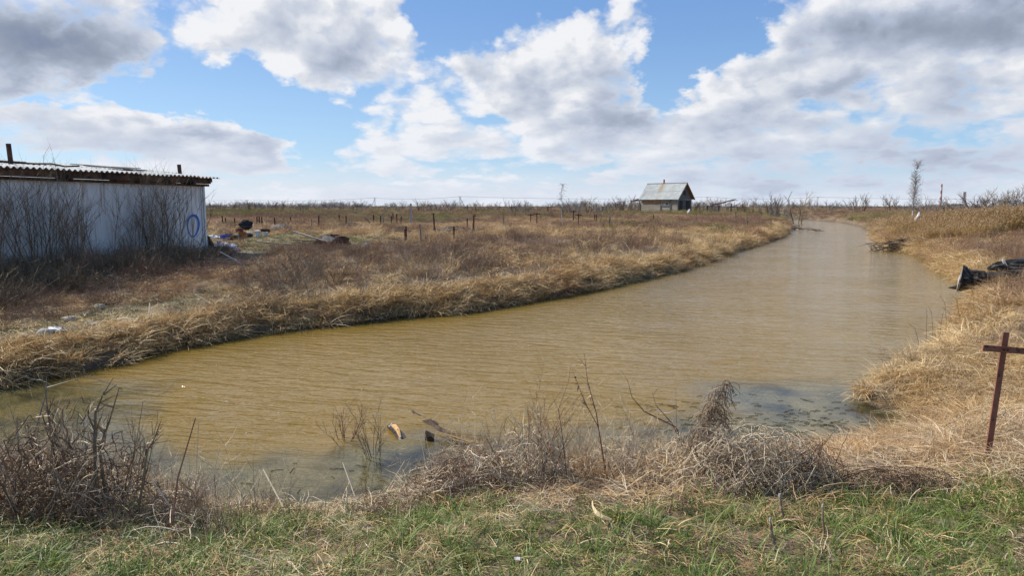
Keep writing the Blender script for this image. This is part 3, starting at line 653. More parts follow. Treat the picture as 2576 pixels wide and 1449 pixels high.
#OBJECTS
# ------------------------------------------------------------------ things
def tilt(axis, ang): return Matrix.Rotation(ang, 3, axis)
def corr_sheet(mb, p0, u, v, L, D, amp=.025, wl=.15, thick=.008, jit=0.0):
    """corrugated sheet: u along the waves, v down the slope"""
    u = Vector(u).normalized(); v = Vector(v).normalized(); nrm = u.cross(v).normalized()
    if nrm.z < 0: nrm = -nrm
    n = max(4, int(L / wl * 8)); vs = []; fs = []
    for t in (0, 1):
        for j in (0, 1):
            for i in range(n + 1):
                x = L * i / n; vs.append(Vector(p0) + u * x + v * (D * j) + nrm * (amp * math.sin(2 * math.pi * x / wl) - t * thick + jit * math.sin(x * 1.7)))
    k = n + 1
    for i in range(n):
        fs += [(i, i + 1, k + i + 1, k + i), (2 * k + i, 3 * k + i, 3 * k + i + 1, 2 * k + i + 1), (i, 2 * k + i, 2 * k + i + 1, i + 1), (k + i, k + i + 1, 3 * k + i + 1, 3 * k + i)]
    mb.add(vs, fs)
# ---- the white shed on the left
SH = empty('white_shed', (SHED_A.x, SHED_A.y, 0), math.atan2(SHED_DIR.y, SHED_DIR.x) )   # local +x along the wall (away), -y = outwards to river
tag(SH, 'long white metal shed with corrugated sheet roof at the left edge', 'shed')
Lw = 13.0; zb = .78; zt = 3.02
w = MB()
# ribbed panel wall facing the river, profile extruded
def ribwall(mb, x0, x1, y, z0, z1, out=-1, pitch=.32):
    xs_ = []; x = x0
    while x < x1 - 1e-6:
        xs_ += [(x, 0), (x + .02, .012), (x + .045, .012), (x + .065, 0)]; x += pitch
    xs_.append((x1, 0)); vs = []; fs = []
    for (xx, d) in xs_: vs += [(min(xx, x1), y + out * d, z0), (min(xx, x1), y + out * d, z1)]
    for i in range(len(xs_) - 1): fs.append((2 * i, 2 * i + 2, 2 * i + 3, 2 * i + 1))
    mb.add(vs, fs)
ribwall(w, -Lw, 0, 0, zb, zt); w.box((-Lw / 2, .06, (zb + zt) / 2), (Lw - .01, .1, zt - zb - .01)); w.box((-.05, 2.0, (zb + zt) / 2), (.1, 3.8, zt - zb - .012)); w.box((-Lw / 2, 3.95, (zb + zt) / 2), (Lw, .1, zt - zb - .01))
w.build('wall', M['panel'], SH)
t_ = MB(); t_.box((.0, -.022, (zb + zt) / 2), (.07, .02, zt - zb)); t_.box((-.11, -.022, (zb + zt) / 2), (.03, .018, zt - zb)); t_.build('corner_trim', M['panel'], SH)
e = MB(); e.box((-6.3, -.10, zt + .15), (12.9, .16, .15), jit=.0); e.box((-10, -.04, zt + .035), (6.0, .12, .075)); e.box((-3.4, -.05, zt + .03), (7.1, .12, .07)); e.box((.12, 1.9, zt + .19), (.14, 4.2, .13)); e.box((-6.3, -.17, zt + .245), (12.6, .05, .05))
for x_ in (-11, -8.8, -6.7, -4.6, -2.5, -.6): e.box((x_, .0, zt + .10), (.11, .5, .1), jit=.01)
e.build('eave_beam', M['beam'], SH)
rf = MB(); rnd = random.Random(3)
sl_ = math.sin(R(5)); cl_ = math.cos(R(5)); x = -Lw - .1; i = 0
while x < .25:
    L_ = min(1.05, .35 - x); yj = rnd.uniform(-.03, .03); zj = rnd.uniform(0, .012)
    corr_sheet(rf, (x, -.30 + yj, zt + .265 + zj + (.012 if i % 2 else 0)), (1, 0, 0), (0, cl_, sl_), L_ + .06, 1.75, jit=.004)
    corr_sheet(rf, (x, 1.35 + yj, zt + .44 + zj), (1, 0, 0), (0, cl_, sl_ * 1.1), L_ + .06, 1.75); corr_sheet(rf, (x, 2.95 + yj, zt + .60 + zj), (1, 0, 0), (0, cl_, sl_ * .6), L_ + .06, 1.4); x += 1.05; i += 1
rf.build('roof', M['slate'], SH)
for k in range(7):
    sc = MB(); x_ = rnd.uniform(-8, -1); y_ = rnd.uniform(.6, 2.2); sc.box((x_, y_, zt + .33 + y_ * .1 + .03), (rnd.uniform(.7, 1.6), rnd.uniform(.1, .3), .02), tilt('Z', rnd.uniform(-.3, .3)) @ tilt('X', .1)); sc.build('loose_roof_board', M['greywood'], SH)
fl = MB(); pts_ = [(-8.6 + .45 * k, .55 + .1 * math.sin(k * 1.3), zt + .40 + .05 * abs(math.sin(k * 1.9))) for k in range(12)]; fl.tube(pts_, .022, 5); fl.build('roof_cable', M['black'], SH)
for (px, py0, py1, rr_, nm) in [(60, 362, 409, .055, 0), (467, 423, 444, .06, 1)]:
    yy_ = at_y(px, py1, 17.0 if nm == 0 else 21.6)
    base = Vector(((px - W / 2) / F * (17.2 if nm == 0 else 22), 17.0 if nm == 0 else 21.9, 0)); lp = Matrix.Rotation(-SH.rotation_euler.z, 4, 'Z') @ (base - Vector((SHED_A.x, SHED_A.y, 0)))
    hh = (py1 - py0) / F * 17.5 if nm == 0 else (py1 - py0) / F * 22
    pm = MB(); pm.tube([(lp.x, lp.y, zt + .3), (lp.x, lp.y, zt + .42), (lp.x - .02, lp.y, zt + .42 + hh)], rr_, 10); pm.build('stove_pipe', M['rustdark'], SH)
sill = MB(); sill.box((-6.4, -.05, zb - .05), (12.9, .16, .07), jit=.01); sill.build('sill_board', M['board'], SH)
fd = MB(); fd.box((-6.5, .15, .33), (12.8, .22, .78)); fd.box((-.1, 2.1, .33), (.2, 3.8, .78)); fd.build('foundation', M['darkwood'], SH)
# painted ring
gr = MB(); cx_, cz_ = -.50, 1.80; n = 48; vs = []; fs = []
for i in range(n + 1):
    a = 2 * math.pi * i / n + 1.1; wob = 1 + .04 * math.sin(3 * a); wv = .030 + .014 * math.sin(a * 1.0 + .6)
    for s_ in (-1, 1): vs.append((cx_ + (.225 * wob + s_ * wv) * math.cos(a) + .03 * math.sin(a), -.0165, cz_ + (.325 * wob + s_ * wv) * math.sin(a)))
for i in range(n): fs.append((2 * i, 2 * i + 1, 2 * i + 3, 2 * i + 2))
gr.add(vs, fs); gr.build('painted_ring', M['bluepaint'], SH)
def at_shed(u, v, z=None):
    x = SHED_A.x + SHED_DIR.x * u + SHED_N.x * v; y = SHED_A.y + SHED_DIR.y * u + SHED_N.y * v
    return Vector((x, y, tz(x, y) if z is None else z))
# ---- bare shrubs against the shed wall
SHR = [(-1.25, .3, 1.8, 7, 'slim'), (-2.0, .3, 2.15, 17, 'dense dark'), (-2.9, .45, 2.0, 13, 'upright'), (-4.1, .5, 1.75, 3, 'sparse forked'), (-5.0, .45, 2.0, 14, 'brown'), (-5.8, .55, 2.1, 17, 'crowded'), (-6.7, .5, 1.9, 13, 'leaning'), (-7.6, .6, 1.9, 12, 'leftmost')]
LB = ['slim bare shrub nearest the right corner of the white shed, over the blue ring', 'dense bare shrub just left of the blue painted ring on the white shed', 'upright bare shrub, third from the right corner of the white shed',
      'sparse forked bare sapling standing alone in the gap before the white shed wall', 'brown bare shrub right of the thickest group before the white shed', 'crowded bare shrub under the middle of the dark eave of the white shed',
      'leaning bare shrub second from the left edge before the white shed', 'leftmost bare shrub before the white shed wall']
for i, (u, v, h, ns, nm) in enumerate(SHR):
    p = at_shed(u, v); root = empty('bare_shrub', p); tag(root, LB[i], 'shrub', 'bare shrubs along the shed wall')
    shrub(random.Random(40 + i), h * 1.1, int(ns * 1.2), .38, .0125, .34, 6, 2).build('stems', M['twig'], root)
    shrub(random.Random(60 + i), h * .35, 14, .5, .008, .9, 5, 1).build('basal_twigs', M['twig'], root)
# dark brush under the shed, spread further left to deepen the bank's shade
x = RG.uniform(-13, -6.5, 900); y = RG.uniform(9.5, 21, 900); u_ = (x - SHED_A.x) * SHED_DIR.x + (y - SHED_A.y) * SHED_DIR.y; v_ = (x - SHED_A.x) * SHED_N.x + (y - SHED_A.y) * SHED_N.y
k = (v_ > .12) & (v_ < 2.2 - .16 * u_) & (u_ < -.9) & (sdist(x, y) > 1.2); x, y = x[k], y[k]
p3, r3, s3 = make_sc(x, y, .7, 1.3, .2)
scatter('shade_brush', [stems(30, .7, .3, .004, branch=5, lean=.5).mesh('t', M['twig']), tangle(50, .45, .45, .4, .004).mesh('t', M['twig']), tangle(40, .4, .4, .3, .003).mesh('t', M['weed'])], p3, r3, s3, RG.integers(0, 3, len(x)),
        'dark tangled brush on the shaded bank below the white shed', 'dead brush')
# brambles on the middle bank
x = np.concatenate([RG.normal(-4.6, .9, 34), RG.normal(-2.4, .8, 14)]); y = np.concatenate([RG.normal(15.6, 1.1, 34), RG.normal(17.0, 1.2, 14)]); p3, r3, s3 = make_sc(x, y, .5, .9, .2)
scatter('bramble_patch', [shrub(random.Random(i), .9, 10, .3, .006, .9, 4, 2, arch=.8).mesh('t', M['twig' if i else 'greytwig']) for i in range(3)], p3, r3, s3, RG.integers(0, 3, len(x)), 'dark arching bare brambles spread over the middle of the far bank', 'brambles')
# ---- log cabin
CR = math.atan2(-.70, .71)   # front normal (-.70,-.71)
cz0 = tz(HC.x, HC.y) + .12
CB = empty('log_cabin', (HC.x, HC.y, cz0), CR); tag(CB, 'small weathered log cabin with pale corrugated gable roof beside the river', 'cabin')
L2, W2, EH, RH = 3.1, 2.0, 1.98, 4.4; RO = 3.55; HO = 2.36
def lg(mb, p, q, n, r=.105):
    for i in range(n): mb.tube([(p[0], p[1], .12 + .2 * i + r), (q[0], q[1], .12 + .2 * i + r)], r, 8, irr=.05)
wl_ = MB(); lg(wl_, (-L2 - .1, -W2), (L2 + .1, -W2), 9); wl_.build('front_wall', M['logwood'], CB)
wl_ = MB(); lg(wl_, (-L2, W2), (L2, W2), 9); wl_.build('rear_wall', M['logwood'], CB)
wl_ = MB(); lg(wl_, (-L2, -W2), (-L2, W2), 9); wl_.build('left_wall', M['logwood'], CB)
gw = MB(); lg(gw, (L2, -W2), (L2, W2), 9, .10); gw.build('end_wall', M['greywood'], CB)
ow_ = MB(); ow_.box((-.6, -W2 - .13, 1.62), (4.4, .03, .42)); ow_.build('upper_boards', M['orangewood'], CB)
for sx_, nm in ((-1, 'gable'), (1, 'gable')):
    gb = MB(); nb = 14
    for i in range(nb):
        y0 = -W2 + i * 2 * W2 / nb; y1 = y0 + 2 * W2 / nb - .015; hh = lambda yy: EH + .05 + (RH - EH - .1) * (1 - abs(yy) / HO)
        xx = sx_ * (L2 - .02); vs = [(xx, y0, EH - .02), (xx, y1, EH - .02), (xx, y1, hh(y1)), (xx, y0, hh(y0)), (xx + .03, y0, EH - .02), (xx + .03, y1, EH - .02), (xx + .03, y1, hh(y1)), (xx + .03, y0, hh(y0))]
        gb.add(vs, [(0, 1, 2, 3), (4, 7, 6, 5), (0, 4, 5, 1), (1, 5, 6, 2), (2, 6, 7, 3), (3, 7, 4, 0)])
    gb.build('gable', M['greywood'], CB)
sd_ = Vector((0, -HO, EH - RH)); SLL = sd_.length
rf = MB(); nsh = 7
for i in range(nsh):
    for j in range(2):
        p0 = Vector((-RO + i * 2 * RO / nsh, 0, RH)) + sd_ * (j * .5) + Vector((0, 0, .03 - .03 * j + .012 * (i % 2)))
        corr_sheet(rf, p0, (1, 0, 0), sd_, 2 * RO / nsh + .02, SLL * .52, .028, .17)
rf2 = MB()
for i in range(nsh): corr_sheet(rf2, Vector((-RO + i * 2 * RO / nsh, 0, RH + .01)), (1, 0, 0), Vector((0, HO, EH - RH)), 2 * RO / nsh + .02, SLL * 1.02, .028, .17)
mslate = surf('cabin_roof_sheet', (.50, .50, .46), (.60, .60, .55), 1.5, .85, (.30, .29, .26), 2, (.6, .8), bump=.3)
# rust run below the chimney: a real stain in the sheet colour
b2 = NB(mslate.node_tree); pr = [n_ for n_ in mslate.node_tree.nodes if n_.type == 'BSDF_PRINCIPLED'][0]; src = pr.inputs['Base Color'].links[0].from_socket
tcn = b2.n('ShaderNodeTexCoord'); sp = b2.n('ShaderNodeSeparateXYZ'); b2.put(sp.inputs[0], tcn.outputs['Object'])
dx_ = b2.m('ABSOLUTE', b2.m('ADD', sp.outputs[0], b2.m('ADD', .55, b2.m('MULTIPLY', b2.m('SUBTRACT', 4.4, sp.outputs[2]), -.12))))
st = b2.m('MULTIPLY', b2.sstep(dx_, .75, .1), b2.sstep(b2.noise(b2.v('MULTIPLY', tcn.outputs['Object'], (4, .4, .4)), 1.5, 5, .7), .38, .62)); st = b2.m('MULTIPLY', st, b2.sstep(sp.outputs[2], 1.9, 4.2, .25, 1.0))
b2.put(pr.inputs['Base Color'], b2.mix(st, src, (.46, .33, .17, 1)))
rf.build('roof', mslate, CB); rf2.build('rear_roof', mslate, CB)
for s_ in (-1, 1):
    vb = MB(); vb.bar((RO - .02, 0, RH - .07), (RO - .02, s_ * HO, EH - .07), .04, .13); vb.build('barge_board', M['orangewood' if s_ > 0 else 'greywood'], CB)
un = MB(); un.bar((L2 + .25, .0, RH - .12), (L2 + .25, HO - .1, EH - .02), .5, .02, up=(0, 0, 1)); un.build('soffit', M['orangewood'], CB)
ch = MB(); ch.tube([(-.55, .05, RH - .2), (-.55, .05, RH + .62)], .13, 10); ch.build('chimney_pipe', M['orange'], CB)
ra = MB(); ra.box((0, 0, RH + .045), (2 * RO, .16, .05)); ra.build('ridge_cap', M['greywood'], CB)
wn_ = MB(); X0, X1, Z0, Z1 = .55, 1.75, 1.0, 1.66; yw = -W2 - .15
wn_.box(((X0 + X1) / 2, yw, Z1), (1.3, .05, .07)); wn_.box(((X0 + X1) / 2, yw, Z0), (1.3, .05, .07)); 
for xx in (X0, (X0 + X1) / 2, X1): wn_.box((xx, yw, (Z0 + Z1) / 2), (.07, .045, .6))
wf = wn_.build('window', M['board'], CB); g_ = MB(); g_.box(((X0 + X1) / 2, yw + .03, (Z0 + Z1) / 2), (1.15, .02, .6)); g_.build('pane', M['glass'], wf)
for xx in (.3, 2.0): cp = MB(); cp.box((xx, -W2 - .14, .95), (.16, .06, 1.7)); cp.build('wall_post', M['greywood'], CB)
for (y_, w_) in [(-1.1, .75), (.95, 1.0)]:
    d_ = MB(); nb = int(w_ / .16)
    for i in range(nb): d_.box((L2 + .13, y_ - w_ / 2 + (i + .5) * w_ / nb, .95), (.03, w_ / nb - .012, 1.6))
    d_.box((L2 + .16, y_, 1.5), (.03, w_, .08)); d_.box((L2 + .16, y_, .4), (.03, w_, .08)); d_.build('door', M['darkwood'], CB)
gwn = MB(); gwn.box((L2 + .05, 0, 2.9), (.05, .5, .62)); gwn.build('gable_hatch', M['darkwood'], CB)
# lean-to porch
pc = MB(); pc.bar((-RO - 1.75, -.2, 1.78), (-RO + .1, -.2, 2.22), .01, .05); 
pc = MB(); vs = []
for (xx, zz) in ((-L2 - 2.2, 1.72), (-L2 - .1, 2.16)):
    for yy in (-W2 - .1, W2): 
        for t in (0, .05): vs.append((xx, yy, zz + t))
pc.add(vs, [(0, 4, 6, 2), (1, 3, 7, 5), (0, 1, 5, 4), (2, 6, 7, 3), (0, 2, 3, 1), (4, 5, 7, 6)]); pc.build('porch_roof', M['greywood'], CB)
for (xx, yy) in ((-L2 - 1.95, -W2), (-L2 - 1.3, -W2), (-L2 - 1.95, W2 - .2), (-L2 - .5, -W2)):
    q_ = MB(); q_.box((xx, yy, .9), (.12, .12, 1.75 + (xx + L2 + 1.95) * .2), jit=.01); q_.build('porch_post', M['greywood'], CB)
q_ = MB(); q_.box((-L2 - 1.0, W2 - .1, 1.0), (2.0, .05, 1.7)); q_.build('porch_back_boards', M['darkwood'], CB)
q_ = MB(); q_.box((-L2 - .9, -.6, .65), (.9, .5, .08)); q_.box((-L2 - 1.2, -.6, .35), (.08, .4, .6)); q_.box((-L2 - .6, -.6, .35), (.08, .4, .6)); tb = q_.build('porch_table', M['board'], None, loc=(0, 0, 0)); tb.matrix_world = Matrix.Translation((HC.x, HC.y, cz0)) @ Matrix.Rotation(CR, 4, 'Z'); tag(tb, 'pale work table standing under the lean-to porch of the log cabin', 'table')
# white cloth figure-like rag beside the cabin
def rag(px, py, off, h, label, mat='skin'):
    x, y, z = hit(px, py, off); mb = MB(); rd = random.Random(int(px))
    if px > 2200: y = 45.0; x = (px - W / 2) / F * y; z = tz(x, y)
    else: y = 80.0; x = (px - W / 2) / F * y; z = tz(x, y) - .1
    mb.tube([(x, y, z), (x + .03, y, z + h * .45), (x + .12, y, z + h)], [.02, .02, .015], 5)
    mb.tube([(x - .02, y - .02, z + h * .45), (x + .03, y - .03, z + h * .62), (x + .14, y - .03, z + h * .8), (x + .18, y, z + h * 1.0)], [.08, .13, .10, .04], 8, irr=.35)
    tag(mb.build('pale_rag', M[mat]), label, 'rag')
rag(1728, 547, .3, .9, 'pale cloth hung on a stake right of the log cabin')
rag(2300, 541, .4, 1.3, 'white cloth hung on a stake before the birch on the right bank')
# ---- collapsed ruin right of the cabin
x, y, z = 29.3, 96.0, tz(29.3, 96); RU = empty('ruined_hut', (x, y, z), -.15); tag(RU, 'collapsed wooden hut with a tilted rusty roof right of the log cabin', 'hut')
mb = MB(); mb.bar((-1.6, 0, 1.15), (1.75, .3, 2.05), 1.6, .07); mb.bar((-1.5, 0, 1.32), (.6, .3, 1.62), .3, .05); mb.build('roof', M['rustdark'], RU)
mb = MB()
for i in range(10): mb.box((-1.9 + i * .17, -.5, .6), (.07, .03, 1.1), tilt('Y', random.uniform(-.08, .08)))
mb.bar((-2.1, -.5, 1.15), (1.9, -.5, 1.0), .09, .07); mb.build('fence_wall', M['greywood'], RU)
for xx in (-1.95, -.4, 1.3): mb = MB(); mb.box((xx, .2, .6), (.12, .12, 1.2 + max(xx, 0) * .5)); mb.build('post', M['darkwood'], RU)
mb = MB(); mb.bar((.2, -.3, 1.7), (2.1, -.2, 1.95), .5, .05); mb.bar((1.2, -.4, .9), (2.4, -.4, 1.5), .08); mb.build('fallen_board', M['board'], RU)
# ---- posts
def c2(x, y): return (490.3 + x * .2447, 448.3 + y * .2447)
def c3(x, y): return (980.6 + x * .2175, 448.3 + y * .2175)
def c4(x, y): return (1505.9 + x * .1903, 420.2 + y * .1903)
POSTS = [(c2, 283, 388, 437, 'p'), (c2, 313, 405, 437, 'p'), (c2, 413, 410, 467, 'p'), (c2, 629, 395, 430, 'p'), (c2, 656, 395, 430, 'p'), (c2, 688, 397, 463, 'p'), (c2, 820, 404, 445, 'p'), (c2, 982, 395, 415, 'p'), (c2, 1205, 420, 495, 'w'),
         (c2, 1266, 381, 450, 'p'), (c2, 1478, 375, 403, 'p'), (c2, 1549, 383, 460, 'p'), (c2, 1832, 375, 415, 'p'), (c2, 1903, 385, 440, 'p'), (c2, 1940, 365, 445, 'w'), (c2, 2014, 387, 440, 'p'), (c2, 2030, 357, 385, 'p'),
         (c2, 2074, 365, 430, 'p'), (c2, 2112, 395, 430, 'p'), (c2, 2326, 470, 600, 'w'), (c3, 737, 553, 660, 'p'), (c3, 894, 462, 540, 'p'), (c3, 1320, 435, 490, 'w'), (c3, 2370, 420, 450, 'p'), (c3, 2455, 325, 372, 'p'), (c3, 2388, 418, 452, 'p'),
         (c3, 2545, 440, 500, 'w'), (c3, 1408, 300, 375, 'p'), (c4, 145, 650, 730, 'w'), (c4, 45, 515, 570, 'p'), (c4, 722, 632, 662, 'p')]
ORD = 'first second third fourth fifth sixth seventh eighth ninth tenth eleventh twelfth thirteenth fourteenth fifteenth sixteenth seventeenth eighteenth nineteenth twentieth'.split()
pos_ = sorted([(c(x, 0)[0], c(x, t)[1], c(x, b_)[1], k) for (c, x, t, b_, k) in POSTS])
npost = {'p': 0, 'w': 0}; tot = {'p': sum(1 for q_ in pos_ if q_[3] == 'p'), 'w': sum(1 for q_ in pos_ if q_[3] == 'w')}
for (px, pt, pb, k) in pos_:
    x, y, z = hit(px, pb, .30 if pb > 560 else .42, 95); top = at_y(px, pt, y).z; h = max(.5, top - z); i = npost[k]; npost[k] += 1
    wd_ = (.05 if k == 'p' else .06) * max(1, y / 45); rd = random.Random(int(px * 7)); lx = rd.uniform(-.05, .05)
    mb = MB()
    if k == 'p':
        mb.bar((0, 0, -.3), (lx, 0, h), wd_ * 1.3, wd_ * .35); mb.bar((wd_ * .48, wd_ * .5, -.3), (lx + wd_ * .48, wd_ * .5, h * .995), wd_ * .35, wd_ * .9); mb.tube([(lx - .03, 0, h * .8), (lx + .07, 0, h * .8)], .01, 5)
    else: mb.tube([(0, 0, -.3), (lx * .4, 0, h * .5), (lx, 0, h)], [wd_ * .6, wd_ * .5, wd_ * .38], 7, irr=.12)
    o = mb.build('fence_post' if k == 'p' else 'wooden_stake', M['rustdark' if k == 'p' else 'greywood'], loc=(x, y, z))
    if k == 'p': lab = ('thin rusty iron post in the dry field, %s rusty post from the left' % ORD[i]) if i < 14 else ('thin rusty iron post in the dry field, %s rusty post from the right' % ORD[tot['p'] - 1 - i])
    else: lab = 'grey wooden stake in the dry field, %s stake from the left' % ORD[i]
    tag(o, lab, 'post', 'rusty fence posts in the field' if k == 'p' else 'wooden stakes in the field')
# distinct posts
def solo(px, pt, pb, off, fn, name, label, cat, mat, grp=None, ymax=120):
    x, y, z = hit(px, pb, off, ymax); h = at_y(px, pt, y).z - z; mb = MB(); fn(mb, h, y); o = mb.build(name, M[mat], loc=(x, y, z)); tag(o, label, cat, grp); return o
solo(*c2(2222, 265), c2(0, 432)[1], .35, lambda mb, h, y: (mb.box((0, 0, h / 2), (.16, .16, h), jit=.01), mb.box((0, 0, h + .02), (.12, .12, .05))), 'concrete_post', 'tall pale square concrete post left of the middle of the field', 'post', 'concrete')
def thick(mb, h, y):
    mb.tube([(.04, 0, -.2), (.02, 0, h * .25), (-.02, 0, h)], [.06, .045, .04], 9, irr=.05); mb.lathe([(.075, 0), (.085, .12), (.05, .3)], 9, (.03, 0, 0)); mb.box((-.03, 0, h), (.13, .1, .03))
solo(*c3(512, 410), c3(0, 615)[1], .15, thick, 'pipe_post', 'thick dark rusty pipe post at the left end of the brush pile', 'post', 'rustdark')
def thick2(mb, h, y):
    mb.tube([(-.03, 0, -.2), (0, 0, h * .9)], [.055, .042], 9, irr=.05); mb.lathe([(.09, 0), (.07, .16), (.045, .34)], 9, (-.02, 0, 0)); mb.box((.03, 0, h * .9), (.16, .08, .05)); mb.tube([(.02, 0, h * .9), (.02, 0, h)], .03, 6)
solo(*c3(972, 415), c3(0, 612)[1], .15, thick2, 'pipe_post', 'dark rusty pipe post with a capped head, right end of the brush pile', 'post', 'rustdark')
def flagp(mb, h, y):
    mb.box((0, 0, h * .35), (.10, .06, h * .9), jit=.015); mb.box((.02, 0, h * .85), (.07, .05, h * .32)); mb.box((-.07, 0, h), (.22, .08, .02))
solo(*c3(185, 558), c3(0, 700)[1], .12, flagp, 'plate_post', 'short stout rusty post with a bent plate on top, nearest post to the river', 'post', 'rust')
def tcross(mb, h, y):
    s = max(1, y / 42); mb.bar((0, 0, -.2), (.02, 0, h), .055 * s, .05 * s); mb.bar((-.22, 0, h * .9), (.24, 0, h * .88), .05 * s, .05 * s)
for (cf, xx, t_, b_, lab) in [(c3, 1628, 412, 470, 'small dark iron cross, leftmost of the four crosses in the field'), (c3, 1698, 395, 500, 'dark iron cross, second from the left among the four in the field'), (c3, 2122, 370, 462, 'dark iron cross, third from the left among the four in the field'), (c3, 2180, 405, 525, 'dark iron cross, rightmost and nearest of the four crosses in the field')]:
    solo(*cf(xx, t_), cf(0, b_)[1], .3, tcross, 'iron_cross', lab, 'cross', 'rustdark', 'iron crosses in the field')
def lean_(mb, h, y): mb.tube([(.35, 0, -.1), (0, 0, h * .5), (-.35, 0, h)], [.03, .035, .03], 6)
solo(*c2(1795, 395), c2(0, 455)[1], .35, lean_, 'leaning_pole', 'grey pole leaning steeply to the left in the dry field', 'pole', 'greywood')
# ---- utility poles and wires
UP = [(-460, 800, 9.2, 0), (-168, 780 * .62, 8.6, 0), (-107, 540, 9.2, -1), (-33, 470, 9.0, 1), (98, 500, 8.6, 0), (205, 480, 9.0, 0), (430, 560, 9.0, 0)]
UP = [(-330, 640, 9.6, 0)] + [((px - W / 2) / F * Yd, Yd, (518 - pt) / F * Yd + CAMH, br) for (px, pt, Yd, br) in [(627.3, 502.8, 480, 0), (946, 497.3, 400, -1), (1158, 494, 340, 1), (1774.8, 495.4, 380, 0), (2051, 495.4, 400, 0)]] + [(330, 420, 7.6, 0)]
UL = ['leftmost distant utility pole behind the white shed', 'plain distant utility pole just right of the white shed', 'distant utility pole with a brace leaning to its left', 'distant utility pole with a brace on its right, left of the cabin', 'distant utility pole just right of the log cabin', 'distant utility pole beyond the river bend', 'rightmost distant utility pole']
for i, (x, y, zt_, br) in enumerate(UP):
    z = tz(x, y); r_ = empty('utility_pole', (x, y, z)); h = zt_ - z; tag(r_, UL[i], 'utility pole', 'utility poles along the horizon')
    mb = MB(); mb.tube([(0, 0, -.3), (0, 0, h)], [.2, .15], 8); mb.build('pole', M['concrete'], r_)
    mb = MB(); mb.box((0, 0, h - .35), (1.7, .12, .12)); mb.build('cross_arm', M['greywood'], r_)
    if br: mb = MB(); mb.tube([(br * 2.6, 0, 0), (0, 0, h * .92)], .13, 6); mb.build('brace', M['concrete'], r_)
for i in range(len(UP) - 1):
    a_ = UP[i]; b_ = UP[i + 1]; mb = MB(); 
    pts = []
    for k in range(17): t = k / 16; pts.append((a_[0] + (b_[0] - a_[0]) * t, a_[1] + (b_[1] - a_[1]) * t, (a_[2] + (b_[2] - a_[2]) * t) - 1.1 * 4 * t * (1 - t)))
    mb.tube(pts, .055, 4); tag(mb.build('power_line', M['rustdark']), 'thin sagging power line, span %s from the left' % ORD[i], 'power line', 'power lines along the horizon')
# ---- distant towers
def at_ground(px, Y, off=0): return ((px - W / 2) / F * Y * 1.0, Y)
x, y = at_ground(2357.5, 2500); r_ = empty('striped_chimney', (x, y, 0)); tag(r_, 'distant red and white striped chimney on the right horizon', 'chimney'); ht = 82; 
for i in range(7): mb = MB(); mb.tube([(0, 0, ht * i / 7), (0, 0, ht * (i + 1) / 7)], [4.6 - i * .28, 4.32 - i * .28], 12); mb.build('band', M['red' if i % 2 == 0 else 'whitep'], r_)
x, y = at_ground(2416.5, 2700); r_ = empty('lattice_mast', (x, y, 0)); tag(r_, 'distant dark grey mast right of the striped chimney', 'mast'); mb = MB(); 
for (a_, b_) in ((-1, -1), (1, -1), (1, 1), (-1, 1)): mb.tube([(a_ * 4, b_ * 4, 0), (a_ * 2.6, b_ * 2.6, 58)], 1.1, 5)
for k in range(8): mb.box((0, 0, 4 + k * 7), (8 - k * .4, 8 - k * .4, 1.0))
mb.build('frame', M['rust'], r_)
for (px, Y, w_, h_, lab) in [(2395, 2300, 60, 12, 'low distant industrial hall between the striped chimney and the mast'), (2572, 1900, 34, 10, 'low distant pale hall at the right edge of the horizon')]:
    x, y = at_ground(px, Y); z = tz(x, y); r_ = empty('distant_building', (x, y, z)); tag(r_, lab, 'building'); mb = MB(); mb.box((0, 0, h_ * .35), (w_, w_ * .3, h_ * .7)); mb.build('wall', M['greywood'], r_)
    mb = MB(); mb.add([(-w_ * .52, -w_ * .17, h_ * .7), (w_ * .52, -w_ * .17, h_ * .7), (w_ * .52, 0, h_), (-w_ * .52, 0, h_), (-w_ * .52, w_ * .17, h_ * .7), (w_ * .52, w_ * .17, h_ * .7)], [(0, 1, 2, 3), (3, 2, 5, 4), (0, 3, 4), (1, 5, 2)]); mb.build('roof', M['slate'], r_)
